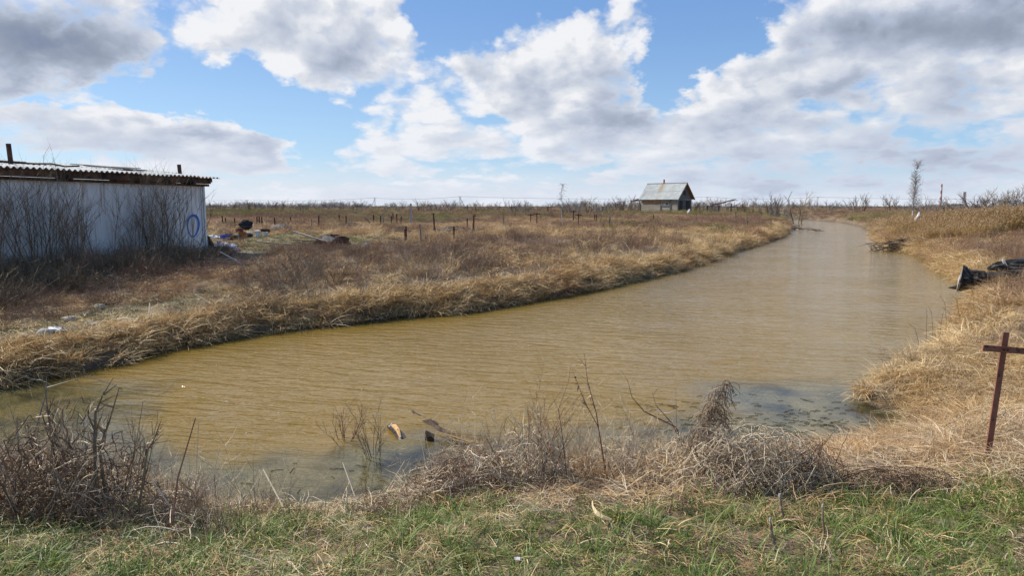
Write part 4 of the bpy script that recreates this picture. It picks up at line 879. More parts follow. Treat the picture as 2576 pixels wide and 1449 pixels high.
# ---- trees and bushes on the skyline
bush_src = [shrub(random.Random(100 + i), 2.2, [7, 11, 5, 14, 4, 9][i], [.5, .9, .3, 1.1, .25, .7][i], [.045, .05, .04, .04, .04, .045][i], [.35, .6, .25, .75, .2, .5][i], [6, 6, 7, 6, 6, 7][i], 2) for i in range(6)]
BS = []
for i, mb in enumerate(bush_src): BS.append(mb.mesh('bush', M['twig' if i % 2 == 0 else 'greytwig']))
rd = random.Random(77)
sky_b = []   # (px, top py, Y, kind)
for (px, pt, Y, kd) in [(547, 505, 150, 0), (565, 508, 150, 1), (590, 503, 140, 2), (615, 500, 160, 1), (636, 499, 130, 0), (655, 508, 170, 3), (690, 505, 150, 2), (705, 500, 140, 0), (742, 512, 180, 3), (760, 507, 170, 2), (765, 514, 120, 1),
                        (800, 512, 180, 3), (830, 509, 190, 1), (862, 510, 150, 0), (893, 506, 140, 1), (915, 508, 160, 5), (975, 511, 150, 1), (1005, 509, 150, 3), (1060, 496, 110, 0), (1070, 500, 105, 2), (1095, 503, 120, 1), (1125, 498, 110, 5), (1135, 502, 110, 2), (1180, 505, 140, 1),
                        (1200, 502, 110, 4), (1225, 507, 130, 3), (1260, 510, 160, 1), (1305, 494, 90, 3), (1318, 496, 92, 5), (1350, 508, 120, 1), (1380, 504, 110, 2), (1440, 494, 85, 3), (1452, 493, 90, 5), (1478, 488, 85, 0), (1495, 492, 88, 1), (1510, 500, 95, 3), (1535, 505, 110, 1),
                        (1560, 492, 98, 2), (1572, 488, 100, 0), (1588, 488, 102, 4), (1600, 494, 110, 0), (1750, 503, 120, 2), (1768, 506, 120, 1), (1800, 507, 120, 3), (1828, 508, 110, 1), (1860, 508, 120, 0), (1885, 494, 95, 0), (1935, 478, 88, 5), (1948, 484, 88, 0), (1962, 500, 90, 1), (1990, 505, 130, 2),
                        (2008, 476, 95, 4), (2025, 498, 160, 0), (2046, 497, 170, 5), (2092, 499, 150, 1), (2160, 479, 120, 0), (2150, 495, 130, 1), (2230, 486, 120, 4), (2245, 488, 115, 2), (2323, 486, 100, 5), (2335, 492, 100, 3), (2375, 492, 105, 4), (2190, 508, 200, 3), (2120, 508, 200, 1), (2270, 505, 150, 3), (2460, 472, 80, 3), (2480, 472, 76, 3), (2500, 475, 74, 5), (2520, 478, 78, 3), (2552, 484, 74, 0), (2574, 480, 74, 5)]:
    sky_b.append((px, pt, Y, kd))
sky_b.sort()
WH = ['just right of the shed', 'on the left skyline', 'left of the cabin', 'between cabin and bend', 'beyond the bend', 'on the right skyline']
def where(px): return 0 if px < 800 else 1 if px < 1200 else 2 if px < 1610 else 3 if px < 1985 else 4 if px < 2260 else 5
ADJ = ['loose', 'broad twiggy', 'thin upright', 'dense rounded', 'spindly', 'bushy']; cnt = {}; totc = {}
for b_ in sky_b: totc[(b_[3], where(b_[0]))] = totc.get((b_[3], where(b_[0])), 0) + 1
for (px, pt, Y, kd) in sky_b:
    x = (px - W / 2) / F * Y * .995; z = tz(x, Y); h = at_y(px, pt, Y).z - z; key = (kd, where(px)); cnt[key] = cnt.get(key, 0) + 1
    zs = max(m_.co.z for m_ in BS[kd].vertices); o = bpy.data.objects.new('bare_bush', BS[kd]); COL.objects.link(o); o.location = (x, Y, z); s = h / zs; kx = 1.7 if px > 2400 else 1.15; o.scale = (s * kx, s * kx, s * (1.12 if px > 2400 else 1)); o.rotation_euler = (0, 0, rd.uniform(0, 6.28))
    lab = '%s leafless bush %s' % (ADJ[kd], WH[key[1]]) + ('' if totc[key] == 1 else ', %s from the left' % ORD[cnt[key] - 1]); tag(o, lab, 'bush', 'leafless bushes on the skyline')
# the birches
def birch(x, y, h, lean, wid, label, seed, n=150, dens=1, tr=.05):
    rd = random.Random(seed); z = tz(x, y); r_ = empty('birch_tree', (x, y, z)); tag(r_, label, 'tree')
    mb = MB(); k = 8; pts = [Vector((lean * h * (i / k) ** 1.5 + .04 * math.sin(i * 1.7), 0, h * i / k - .1)) for i in range(k + 1)]; mb.tube(pts, [tr * (1 - .85 * i / k) for i in range(k + 1)], 7); mb.build('trunk', M['birch'], r_)
    mb = MB()
    for _ in range(n):
        t = rd.uniform(.12, 1.0) ** .9; i = min(int(t * k), k - 1); p = pts[i].lerp(pts[i + 1], t * k - i); a = rd.uniform(0, 6.28); L = wid * (1.1 - .55 * t) * rd.uniform(.5, 1.1)
        mb.cur = rd.random(); d = Vector((math.cos(a) * .6, math.sin(a) * .6, .9)).normalized(); q = [p]
        for j in range(4): p = p + d * (L / 4); q.append(p); d = (d + Vector((rd.gauss(.06, .15), rd.gauss(0, .15), -.12))).normalized()
        mb.tube(q, [.016, .012, .009, .006, .004], 3, False)
        for _2 in range(5):
            j = rd.randint(1, 4); dd = Vector((rd.gauss(0, .6), rd.gauss(0, .6), rd.gauss(.1, .5))).normalized(); mb.tube([q[j], q[j] + dd * .18, q[j] + dd * .34 + Vector((0, 0, -.05))], [.008, .006, .004], 3, False)
    mb.build('crown', M['greytwig'], r_)
x_ = (2289 - W / 2) / F * 72; birch(x_, 72, at_y(2289, 410, 72).z - tz(x_, 72), .04, 1.3, 'tall slender birch with a narrow leaning crown on the right bank', 3, 150, tr=.075)
x_ = (1413 - W / 2) / F * 46; birch(x_, 46, at_y(1410, 462, 46).z - tz(x_, 46), -.01, .5, 'thin young white birch standing alone in the middle of the field', 4, 16, tr=.028)
# thin foreground-side saplings near bend
# ---- rubbish by the clearing
def place(px, py, off=0.0): x, y, z = hit(px, py, off); return Vector((x, y, z))
p = place(570, 604, .03); r_ = MB(); s_ = .17
r_.add([(-.2, -.12, .0), (.2, -.12, 0), (.2, .12, 0), (-.2, .12, 0), (-.25, -.16, .17), (.25, -.16, .17), (.25, .16, .17), (-.25, .16, .17), (-.235, -.145, .17), (.235, -.145, .17), (.235, .145, .17), (-.235, .145, .17), (-.19, -.11, .02), (.19, -.11, .02), (.19, .11, .02), (-.19, .11, .02)],
       [(3, 2, 1, 0), (0, 1, 5, 4), (1, 2, 6, 5), (2, 3, 7, 6), (3, 0, 4, 7), (4, 5, 9, 8), (5, 6, 10, 9), (6, 7, 11, 10), (7, 4, 8, 11), (8, 9, 13, 12), (9, 10, 14, 13), (10, 11, 15, 14), (11, 8, 12, 15), (12, 13, 14, 15)])
tag(r_.build('plastic_basin', M['blue'], loc=p + Vector((0, 0, .06))), 'bright blue rectangular plastic basin lying on the short grass', 'basin')
def crate(px, py, w_, d_, h_, label, mat, name='crate', cat='crate', rz=0.1):
    p = place(px, py, .03); mb = MB()
    for (cx, cy, sx_, sy_) in ((0, -d_ / 2, w_, .02), (0, d_ / 2, w_, .02), (-w_ / 2, 0, .02, d_ - .022), (w_ / 2, 0, .02, d_ - .022)): mb.box((cx, cy, h_ / 2), (sx_, sy_, h_), jit=.003)
    mb.box((0, 0, .015), (w_ - .03, d_ - .03, .02)); mb.box((0, -d_ / 2 - .013, h_ * .9), (w_ * 1.02, .012, h_ * .12)); mb.box((0, -d_ / 2 - .013, h_ * .1), (w_ * 1.02, .012, h_ * .1)); return tag(mb.build(name, M[mat], loc=p, rz=rz), label, cat)
crate(588, 602, .42, .3, .2, 'dark low crate between the blue basin and the orange tin', 'rustdark')
crate(577, 596, .35, .3, .2, 'dark reddish box behind the blue basin', 'rust', 'box', 'box', .5)
crate(610, 602, .32, .28, .34, 'orange brown square tin in the middle of the rubbish', 'orange', 'tin_box', 'tin', .2)
def bucket(px, py, r, h, label, mat='white', lid=False, handle=True):
    p = place(px, py, .03); e_ = empty('bucket', p); tag(e_, label, 'bucket'); mb = MB(); mb.lathe([(r * .8, 0), (r * .86, h * .3), (r * .97, h * .94), (r * 1.04, h * .95), (r * 1.04, h), (r * .95, h), (r * .78, .03)], 18); mb.lathe([(r * .78, .03), (.001, .031)], 18, cap=False); mb.build('bucket_body', M[mat], e_, True)
    if lid: mb = MB(); mb.lathe([(r * 1.06, h + .002), (r * 1.06, h + .02), (r * .5, h + .035), (.001, h + .036)], 18); mb.build('lid', M[mat], e_)
    if handle: mb = MB(); mb.tube([(r * math.cos(t) * 1.05, -.02, h * .9 - abs(math.sin(t)) * h * .35) for t in np.linspace(0, math.pi, 9)], .006, 4); mb.build('bucket_handle', M['steel'], e_)
bucket(649, 597, .13, .30, 'tallest white bucket with a lid right of the orange tin', lid=True)
bucket(668, 593, .13, .20, 'low white bucket at the right end of the rubbish row')
bucket(638, 592, .09, .24, 'small white canister behind the tall lidded bucket', handle=False)
bucket(598, 603, .075, .26, 'pale blue grey canister leaning before the orange tin', 'steel', handle=False)
bucket(618, 606, .06, .10, 'tiny white jar on the grass before the dark pots', handle=False)
p = place(626, 597, .03); mb = MB(); mb.lathe([(.12, 0), (.17, .06), (.19, .17), (.2, .18), (.18, .18), (.12, .03)], 16); tag(mb.build('cooking_pot', M['black'], loc=p), 'dark round pot under the upturned cream bowl', 'pot')
mb = MB(); mb.lathe([(.19, 0), (.185, .03), (.15, .08), (.08, .10), (.001, .105)], 16); tag(mb.build('enamel_bowl', M['cream'], loc=p + Vector((-.05, 0, .19))), 'upturned cream enamel bowl on top of the dark pot', 'bowl')
# black cloth-covered chair
p = place(622, 590, .03); CH = empty('old_chair', p, .3); tag(CH, 'old chair draped in black cloth behind the rubbish', 'chair')
for (a_, b_) in ((-.22, -.2), (.22, -.2), (-.22, .2), (.22, .2)): mb = MB(); mb.tube([(a_ * 1.25, b_ * 1.2, 0), (a_, b_, .42)], .014, 6); mb.build('leg', M['steel' if a_ > 0 else 'rustdark'], CH)
mb = MB(); mb.box((0, 0, .43), (.48, .44, .05), jit=.01); mb.build('seat', M['black'], CH)
mb = MB(); mb.blob((-.05, .12, .52), (.34, .12, .26), 12, 8, .12, 4); mb.build('draped_cloth', M['black'], CH)
mb = MB(); mb.tube([(.24, .2, .42), (.3, .22, .72), (.12, .24, .80), (-.2, .24, .78)], .014, 6); mb.build('back_frame', M['rustdark'], CH)
p = place(603, 592, .03); mb = MB(); mb.blob((0, 0, .28), (.2, .16, .17), 10, 7, .2, 8); mb.tube([(0, 0, 0), (0, 0, .2)], .04, 6); tag(mb.build('rusty_barrel_grill', M['rust'], loc=p), 'rounded rusty brown lump left of the black chair', 'scrap')
p = place(666, 588, .03); mb = MB(); mb.lathe([(.24, 0), (.28, .15), (.26, .28), (.18, .30), (.15, .22), (.001, .2)], 16); tag(mb.build('old_tub', M['rustdark'], loc=p), 'dark rounded rusty tub behind the low white bucket', 'tub')
p = place(707, 582, .02); mb = MB(); mb.blob((0, 0, 0), (.75, .55, .42), 16, 10, .06, 5, .3); tag(mb.build('grey_mound', M['mound'], loc=p, smooth=True), 'smooth grey heap at the edge of the clearing right of the rubbish', 'heap')
p = place(560, 604, .03)
for (px, py, lab, sd_) in [(551, 601, 'crumpled white plastic sheet near the right corner of the shed', 5), (537, 596, 'small pale scrap of plastic nearest the shed wall', 6)]:
    p = place(px, py, .03); mb = MB(); mb.blob((0, 0, .03), (.3, .14, .06), 12, 6, .45, sd_, .2); mb.tube([(-.1, 0, .03), (-.03, .02, .16), (.05, .02, .1)], .012, 4); tag(mb.build('plastic_scrap', M['white'], loc=p), lab, 'plastic scrap')
# bag and sacks at the corner
p = Vector((-9.2, 21.9, tz(-9.2, 21.9) - .05)); mb = MB(); mb.blob((0, 0, .12), (.36, .26, .2), 14, 9, .22, 21, .5); mb.blob((-.2, .05, .26), (.13, .12, .13), 9, 6, .3, 2); mb.blob((.28, -.02, .05), (.22, .16, .13), 10, 6, .3, 9); o = mb.build('plastic_bag', M['pinkbag'], loc=p); tag(o, 'crumpled white and pinkish plastic bag beside the shed corner', 'bag')
p = Vector((-9.0, 20.9, tz(-9.0, 20.9) - .02)); mb = MB(); mb.blob((0, 0, .10), (.42, .28, .19), 14, 9, .12, 33, .5); mb.blob((-.35, .05, .06), (.25, .22, .14), 10, 7, .2, 34, .5); tag(mb.build('black_sack', M['black'], loc=p), 'slumped black sack lying in front of the white and pink bag', 'sack')
q_ = at_shed(.15, -.1); mb = MB(); vs = [(0, -.05, -.05), (.30, -.25, -.05), (.34, .1, -.05), (.02, .2, -.05), (.02, 0, .52), (.08, -.02, .5)]; mb.add(vs, [(0, 1, 5, 4), (1, 2, 5), (2, 3, 4, 5), (3, 0, 4), (0, 3, 2, 1)]); tag(mb.build('black_tarp', M['black'], loc=q_), 'black tarpaulin leaning against the right corner of the white shed', 'tarpaulin')
# twisted wires / fence wire near the corner
mb = MB(); p = place(545, 668, .1)
for k in range(4): mb.tube([(-1.3, -.1 * k, .02 + .09 * k), (-.4, -.1 * k, .0 + .10 * k), (.9, -.12 * k, .12 + .05 * k)], .007, 4)
mb.tube([(.1, 0, .45), (.6, -.1, .2), (1.05, -.25, -.05)], .014, 5); tag(mb.build('wire_bundle', M['steel'], loc=p), 'loose pale wires and a bar stretched below the black sack', 'wire')
# plank pile
p = place(798, 622, .05) + Vector((0, 0, .09)); PP = [((-1.95, -.2, .16), (-.72, -.3, .06), .12, .04, 'board', 'long whitish plank lying apart at the left of the plank pile'), ((-.68, -.34, .50), (.46, -.42, .16), .13, .035, 'board', 'broad pale board slanting across the top of the plank pile'), ((-.85, .2, .2), (.1, .1, .15), .09, .03, 'greywood', 'grey board crossing under the slanting pale board'),
     ((-1.2, .0, .08), (-.4, .1, .09), .08, .03, 'board', 'short pale lath at the left of the plank pile'), ((-.4, -.25, .05), (.25, -.3, .05), .1, .03, 'board', 'short pale board at the front foot of the plank pile'), ((-.7, -.15, .02), (-.6, -.12, .25), .16, .03, 'board', 'small upright board end in the plank pile')]
for (a_, b_, w_, t_, mt, lab) in PP: mb = MB(); mb.bar(a_, b_, w_, t_); tag(mb.build('plank', M[mt], loc=p), lab, 'plank', 'planks in the rubbish pile')
mb = MB(); mb.blob((.42, .25, .1), (.62, .35, .26), 16, 9, .16, 12, .4); tag(mb.build('dark_tarp', M['rustdark'], loc=p), 'dark brown crumpled tarp on top of the plank pile', 'tarpaulin')
mb = MB(); mb.add([(.1, -.2, .10), (.45, -.32, .08), (.55, -.08, .2), (.2, -.02, .30), (.12, -.06, .26), (.1, -.18, .08), (.45, -.3, .06), (.55, -.06, .18), (.2, 0, .28), (.12, -.04, .24)], [(0, 1, 2, 3, 4), (9, 8, 7, 6, 5), (0, 5, 6, 1), (1, 6, 7, 2), (2, 7, 8, 3), (3, 8, 9, 4), (4, 9, 5, 0)]); tag(mb.build('grey_sheet', M['greywood'], loc=p + Vector((.12, -.1, .08))), 'curved pale grey sheet leaning on the dark tarp of the plank pile', 'sheet')
p = place(922, 625, .05); mb = MB(); mb.blob((0, 0, .1), (.16, .1, .13), 9, 6, .35, 3); tag(mb.build('plastic_scrap', M['skin'], loc=p), 'pale grey crumpled scrap on the bank right of the plank pile', 'plastic scrap')
for (px, py, L_, lab) in [(1095, 560, 1.6, 'long pale fallen board in the dry field, left one'), (968, 556, .9, 'short pale fallen board near the mound in the field'), (1160, 556, 1.5, 'weathered board lying by the tall pipe post')]:
    p = place(px, py, .25); mb = MB(); mb.bar((-L_ / 2, 0, .25), (L_ / 2, .1, .3), .14, .05); tag(mb.build('fallen_board', M['board'], loc=p), lab, 'board')
# brush heap of cut branches in the field
for (px, py, w_, lab) in [(1135, 583, 2.6, 'long low heap of cut grey branches between the tall pipe posts'), (1000, 585, 1.6, 'low heap of cut grey branches left of the short plate post'), (880, 572, 2.0, 'low pile of tangled cuttings beyond the plank pile')]:
    p = place(px, py, .1); tag(tangle(150, w_ / 2, .8, .38, .012, random.Random(int(px)), 5, .22, .25).build('brush_heap', M['greytwig'], loc=p), lab, 'brush heap', 'heaps of cut branches')
# ---- right bank: charred log, branch pile, stump
p = at_z(2462, 742, .05); p.z = .07
LG = empty('charred_log', p, 0); tag(LG, 'thick charred black log with a sawn end jutting over the water at the right', 'log')
mb = MB(); rd = random.Random(8); ax = [(-.42, 0, .36), (-.25, .02, .40), (0, .05, .42), (.35, .12, .44), (.8, .22, .52), (1.3, .35, .62), (1.9, .5, .72)]
ax = [Vector(ax[min(int(t), 5)]).lerp(Vector(ax[min(int(t), 5) + 1]), t - int(t)) for t in np.linspace(0, 5.999, 26)]; mb.tube([q + Vector((0, rd.uniform(-.02, .02), rd.uniform(-.025, .025))) for q in ax], [max(.17, .35 - .02 * k_) * rd.uniform(.88, 1.12) for k_ in range(26)], 22, irr=.13); mb.tube([(-.1, .02, .3), (.02, .0, .05), (.06, 0, -.15)], [.13, .1, .07], 9, irr=.2); mb.tube([(-.38, 0, .2), (-.55, -.02, .14), (-.70, -.02, .13)], [.09, .05, .01], 7)
for k in range(7):
    a0 = rd.uniform(0, 6.28); mb.tube([(-.3 + .3 * k, .05 * k + .24 * math.cos(a0), .4 + .05 * k + .22 * math.sin(a0)), (.1 + .3 * k, .05 * k + .23 * math.cos(a0 + .2), .42 + .05 * k + .22 * math.sin(a0 + .2))], [.05, .03], 6, irr=.3)
mb.build('bark', M['char'], LG)
mb = MB(); n = 20; vs = [(-.49, -.02, .36)] + [(-.45 + .05 * math.sin(a), .0 + .33 * math.cos(a), .37 + .34 * math.sin(a)) for a in np.linspace(0, 2 * math.pi, n, endpoint=False)] + [(-.38, .33 * math.cos(a), .37 + .33 * math.sin(a)) for a in np.linspace(0, 2 * math.pi, n, endpoint=False)]
mb.add(vs, [(0, 1 + (i + 1) % n, 1 + i) for i in range(n)] + [(1 + i, 1 + (i + 1) % n, 1 + n + (i + 1) % n, 1 + n + i) for i in range(n)]); LGc = mb.build('sawn_end', M['cut'], LG); LG.rotation_euler = (0, 0, -.62)
p2 = p + Vector((1.25, .85, 0)); p2.z = tz(p2.x, p2.y)
L3 = empty('charred_stump', p2, .2); tag(L3, 'black charred stump piece lying behind the sawn log at the right edge', 'stump'); mb = MB(); mb.tube([(-.55, 0, .28), (-.3, 0, .32), (.1, 0, .30), (.7, .05, .3)], [.04, .12, .22, .24], 12, irr=.25); mb.build('bark', M['char'], L3)
mb = MB(); mb.tube([(-.14, -.05, .12), (-.1, -.08, .35), (-.12, -.04, .55)], [.05, .07, .03], 6, irr=.3); mb.build('split_wood', M['cut'], L3)
# branch piles in water
def debris(px, py, w_, n, label, seed, hz=.35, rr_=.018):
    p = at_z(px, py, 0); rd = random.Random(seed); e_ = MB()
    for _ in range(n):
        e_.cur = rd.random(); q = Vector((rd.uniform(-.1, .5) * w_, rd.uniform(-.3, .3), rd.uniform(-.02, hz * .6))); a = math.pi + rd.gauss(0, .5) if rd.random() < .7 else rd.gauss(0, .7); d = Vector((math.cos(a), math.sin(a) * .5, rd.uniform(-.1, .3))).normalized(); L = w_ * rd.uniform(.25, .7); pts = [q]
        for k in range(6): q = q + d * (L / 6); q.z = max(q.z, -.03); pts.append(q.copy()); d = (d + Vector((rd.gauss(0, .12), rd.gauss(0, .15), -.10 + rd.gauss(0, .08)))).normalized()
        e_.tube(pts, [rr_ * (1 - .8 * k / 6) * rd.uniform(.9, 1.2) for k in range(7)], 5)
        for _2 in range(3): k = rd.randint(1, 5); dd = Vector((rd.gauss(-.5, .4), rd.gauss(0, .4), rd.gauss(.2, .4))).normalized(); e_.tube([pts[k], pts[k] + dd * L * .15, pts[k] + dd * L * .28], [rr_ * .5, rr_ * .3, rr_ * .15], 3)
    return tag(e_.build('fallen_branches', M['twig'], loc=p), label, 'fallen branch')
debris(2262, 632, 2.9, 52, 'large tangle of fallen grey branches reaching from the right bank into the river', 2, .95, .042)
debris(2032, 581, 3.2, 7, 'small fallen branch sticking out of the river near the bend', 3, .3, .03)
debris(2230, 568, 4.5, 16, 'dark driftwood along the right shore near the bend', 5, .5, .05)
debris(2395, 828, .7, 6, 'thin twigs poking from the right bank at the water edge', 6, .2, .008)
debris(1978, 578, 3.0, 18, 'dark drooping brush on the left bank tip at the bend', 7, .8, .04)
for (px, py, h_, lab) in [(2418, 588, .62, 'grey splintered stump on the right bank'), (1850, 556, 1.2, 'forked dead branch standing on the left bank near the bend'), (1880, 566, .7, 'short dark dead branch on the left bank below the forked one')]:
    p = place(px, py, .1); mb = MB(); rd = random.Random(int(px)); r0 = .12 if px > 2400 else .06
    mb.tube([(0, 0, -.1), (-.03, 0, h_ * .5), (-.12 * h_, 0, h_)], [r0, r0 * .8, r0 * .35], 7, irr=.25); mb.tube([(-.02, 0, h_ * .3), (.2 * h_, 0, h_ * .55), (.3 * h_, 0, h_ * .8)], [r0 * .6, r0 * .5, r0 * .2], 6, irr=.2)
    tag(mb.build('dead_branch' if px < 2400 else 'splintered_stump', M['greytwig']  if px > 2400 else M['twig'], loc=p), lab, 'dead branch' if px < 2400 else 'stump')
p = place(2345, 598, .12); mb = MB(); mb.tube([(-.5, 0, .05), (-.2, 0, .28), (.2, 0, .3), (.55, 0, .1)], [.03, .05, .05, .03], 6, irr=.2); tag(mb.build('fallen_limb', M['twig'], loc=p), 'arched dark limb lying on the grass above the branch tangle', 'fallen branch')
# ---- rusty cross in the right foreground
x, y, z = hit(2484, 1135, .10); top = at_y(2531, 836, y)
CRS = empty('metal_cross', (x, y, z)); tag(CRS, 'reddish brown flat metal cross leaning right on the near right bank', 'cross')
tv = Vector((top.x - x, 0, top.z - z)); Lc = tv.length; ang = math.atan2(tv.x, tv.z)
rotm = tilt('Y', ang)
mb = MB(); mb.box(rotm @ Vector((0, 0, Lc / 2 - .15)), (.040, .009, Lc + .3), rotm); mb.build('upright', M['crossp'], CRS)
mb = MB(); rm2 = tilt('Y', ang + .02); mb.box(rotm @ Vector((-.005, -.0135, Lc - .115)), (.29, .010, .042), rm2); mb.build('cross_bar', M['crossp'], CRS)
for s_ in (-1, 1): mb = MB(); mb.tube([rotm @ Vector((s_ * .012, -.021, Lc - .115)), rotm @ Vector((s_ * .012, -.026, Lc - .115))], .006, 8); mb.build('bolt', M['rustdark'], CRS)
# ---- foreground pieces in and by the water
p = at_z(995, 1090, 0); mb = MB(); pts = [(-.10, .22, -.01), (-.05, .1, .035), (.03, -.06, .03), (.09, -.22, -.02)]; e_ = empty('broken_log', p); tag(e_, 'charred floating log piece with torn orange wood in the near shallows', 'log')
mb.tube(pts, [.035, .04, .04, .025], 9, irr=.2); mb.build('bark', M['char'], e_); mb = MB(); mb.tube([(-.045, .07, .058), (0, -.0, .062), (.05, -.10, .052), (.085, -.19, .012)], [.016, .03, .024, .01], 7, irr=.25); mb.build('torn_wood', M['freshwood'], e_)
p = at_z(1081, 1108, 0); mb = MB(); mb.tube([(0, 0, -.05), (.0, 0, .05), (-.04, 0, .10)], [.05, .045, .008], 7, irr=.25); tag(mb.build('black_snag', M['darkwood'], loc=p), 'small pointed black snag rising from the near water', 'snag')
a_ = at_z(1030, 1040, -.045); b_ = at_z(1250, 1175, -.02); mb = MB(); k = 22; mb.tube([a_.lerp(b_, i / k) + Vector((rd.uniform(-.012, .012), 0, .010 * math.sin(i * 1.1) + rd.uniform(-.006, .006))) for i in range(k + 1)], [.03 + .028 * min(1, i / 6) + rd.uniform(-.005, .005) for i in range(k + 1)], 11, irr=.18); tag(mb.build('sunken_log', M['darkwood']), 'long dark half sunken log in front of the black snag', 'log')
rd = random.Random(19); a_ = at_z(1110, 1095, .03); mb = MB()
for k in range(20):
    o_ = Vector((rd.uniform(-.06, .12), rd.uniform(-.06, .06), rd.uniform(0, .04))); d_ = Vector((rd.uniform(.3, .6), rd.uniform(-.35, -.2), rd.uniform(-.02, .03))); mb.cur = rd.random(); mb.tube([a_ + o_, a_ + o_ + d_ * .5, a_ + o_ + d_], .0035, 4)
tag(mb.build('reed_bundle', M['reed']), 'bundle of yellow broken reed stems floating beside the sunken log', 'reeds')
# bare twiggy shrub standing in the water
for (px, py, h, ns, lean, lab, mt) in [(870, 1110, .42, 9, .9, 'low spreading bare twigs standing in the near water, left clump', 'redtwig'), (945, 1150, .55, 10, .45, 'bare twiggy shrub standing in the near water, right clump', 'twig')]:
    p = at_z(px, py, 0); r_ = empty('water_shrub', p); tag(r_, lab, 'shrub'); shrub(random.Random(int(px)), h, ns, .1, .0045, lean, 5, 2, up=.2).build('stems', M[mt], r_)
# pale stalks
ST = [((1080 - 12, 1165), (1135, 1305), 'whitest broken straight stalk leaning over the near pond'), ]
def stalk(pa, ya, za, pb_, yb, zb_, r, label, mat='bleach', bend=0.0):
    a_ = at_y(pa[0], pa[1], ya); b_ = at_y(pb_[0], pb_[1], yb); 
    if zb_ is not None: b_.z = tz(b_.x, b_.y) - .03
    m_ = (a_ + b_) / 2 + Vector((bend, 0, abs(bend) * .3)); mb = MB(); mb.cur = .85; mb.tube([b_, b_.lerp(m_, .5) * .5 + (b_ + (m_ - b_) * .5) * .5, m_, a_], [r * 1.1, r, r * .9, r * .7], 6, irr=.08); return tag(mb.build('dry_stalk', M[mat]), label, 'stalk', 'pale dry stalks on the near bank')
stalk((663, 1183), 4.35, 0, (733, 1270), 4.0, 0, .0055, 'thick white stalk slanting down to the right at the left centre of the near bank')
stalk((862, 1164), 4.4, 0, (912, 1268), 4.1, 0, .0045, 'straight white stalk leaning left over the open shallows')
stalk((1018, 1160), 4.4, 0, (935, 1268), 4.1, 0, .003, 'thin pale stalk leaning right over the open shallows')
stalk((492, 1052), 3.7, 0, (415, 1165), 3.5, 0, .005, 'long brown stalk bending right above the left brush', 'redtwig', -.03)
stalk((385, 1212), 3.75, 0, (470, 1235), 3.7, 0, .0045, 'pale stalk lying nearly flat in the left brush')
stalk((500, 1060), 3.9, 0, (480, 1200), 3.9, 0, .003, 'thin upright pale stalk left of the open shallows')
stalk((553, 1125), 4.0, 0, (500, 1215), 3.9, 0, .004, 'pale stalk leaning right near the left brush')
stalk((3010 * .7004, 1560 * .7004), 5.0, 0, (2490, 1060), 5.3, 0, .004, 'long thin bleached cane lying across to the foot of the metal cross')
stalk((2985, 1390), 4, 0, (2990, 1400), 4, 0, .004, 'pale cane outside', 'bleach') if False else None
stalk((2540, 1640 * .7004), 3.9, 0, (2650 , 1160), 3.9, 0, .004, 'pale cane at the far right edge of the near bank') if False else None
stalk((2052, 1172), 3.9, 0, (2010, 1180), 3.9, 0, .004, 'short pale cane right of the big dry mound')
stalk((2440, 1092 + 50), 4.2, 0, (2476, 1212), 4.1, 0, .004, 'whitish cane leaning in the straw below the metal cross')
# cut stubs in the grass
for (pa, pb_, Y, r, lab) in [((2765 * .7004, 1862 * .7004), (2790 * .7004, 1962 * .7004), 3.1, .007, 'cut wooden stub with a pale tip in the grass below the dry mound'), ((2955 * .7004, 1812 * .7004), (2962 * .7004, 1880 * .7004), 3.3, .006, 'short pale cut stub right of the longer stub in the grass'),
                             ((2800 * .7004, 1775 * .7004), (2822 * .7004, 1850 * .7004), 3.45, .008, 'dark cut stem with a white tip at the foot of the dry mound')]:
    a_ = at_y(pa[0], pa[1], Y); b_ = at_y(pb_[0], pb_[1], Y - .02); b_.z = min(b_.z, tz(b_.x, b_.y)) - .02; e_ = empty('cut_stub', b_); tag(e_, lab, 'stub', 'cut stubs in the grass'); d_ = a_ - b_
    mb = MB(); mb.tube([(0, 0, 0), d_ * .3 + Vector((.003, 0, 0)), d_ * .6 + Vector((-.003, 0, 0)), d_ * .93], [r * 1.2, r * .95, r * 1.05, r * .9], 8, irr=.2); mb.build('stem', M['stub'], e_); mb = MB(); mb.tube([d_ * .93, d_], [r * .98, r * .7], 8); mb.build('cut_tip', M['cut'], e_)
# curved yellow strip
b0 = at_y(1488, 1268, 3.45); pts = []; mb = MB()
for (px, py, Y) in [(1490, 1262, 3.42), (1491, 1275, 3.38), (1500, 1291, 3.33), (1516, 1302, 3.3), (1538, 1309, 3.28)]:
    q = at_y(px, py, Y); q.z = max(q.z, tz(q.x, q.y) + .02); pts.append(q)
vs = []
for i, q in enumerate(pts): wv = [.003, .005, .008, .007, .004][i]; vs += [q + Vector((-wv * .7, 0, -wv)), q + Vector((wv * .7, 0, wv)), q + Vector((-wv * .7, .006, -wv)), q + Vector((wv * .7, .006, wv))]
mb.add(vs, sum([[(4 * i, 4 * i + 4, 4 * i + 5, 4 * i + 1), (4 * i + 2, 4 * i + 3, 4 * i + 7, 4 * i + 6), (4 * i, 4 * i + 2, 4 * i + 6, 4 * i + 4), (4 * i + 1, 4 * i + 5, 4 * i + 7, 4 * i + 3)] for i in range(4)], [])); tag(mb.build('yellow_leaf', M['leafstrip']), 'curved pale yellow dry leaf strip lying in the green grass', 'leaf')
p = Vector((*[0, 0], 0)); q = at_z(1858 * .7004, 2002 * .7004, .8); q.z = tz(q.x, q.y) + .03; mb = MB(); mb.box((0, 0, 0), (.026, .018, .006), tilt('X', .5)); tag(mb.build('litter_scrap', M['pinkbag'], loc=q), 'tiny red and white scrap of litter in the grass', 'litter')
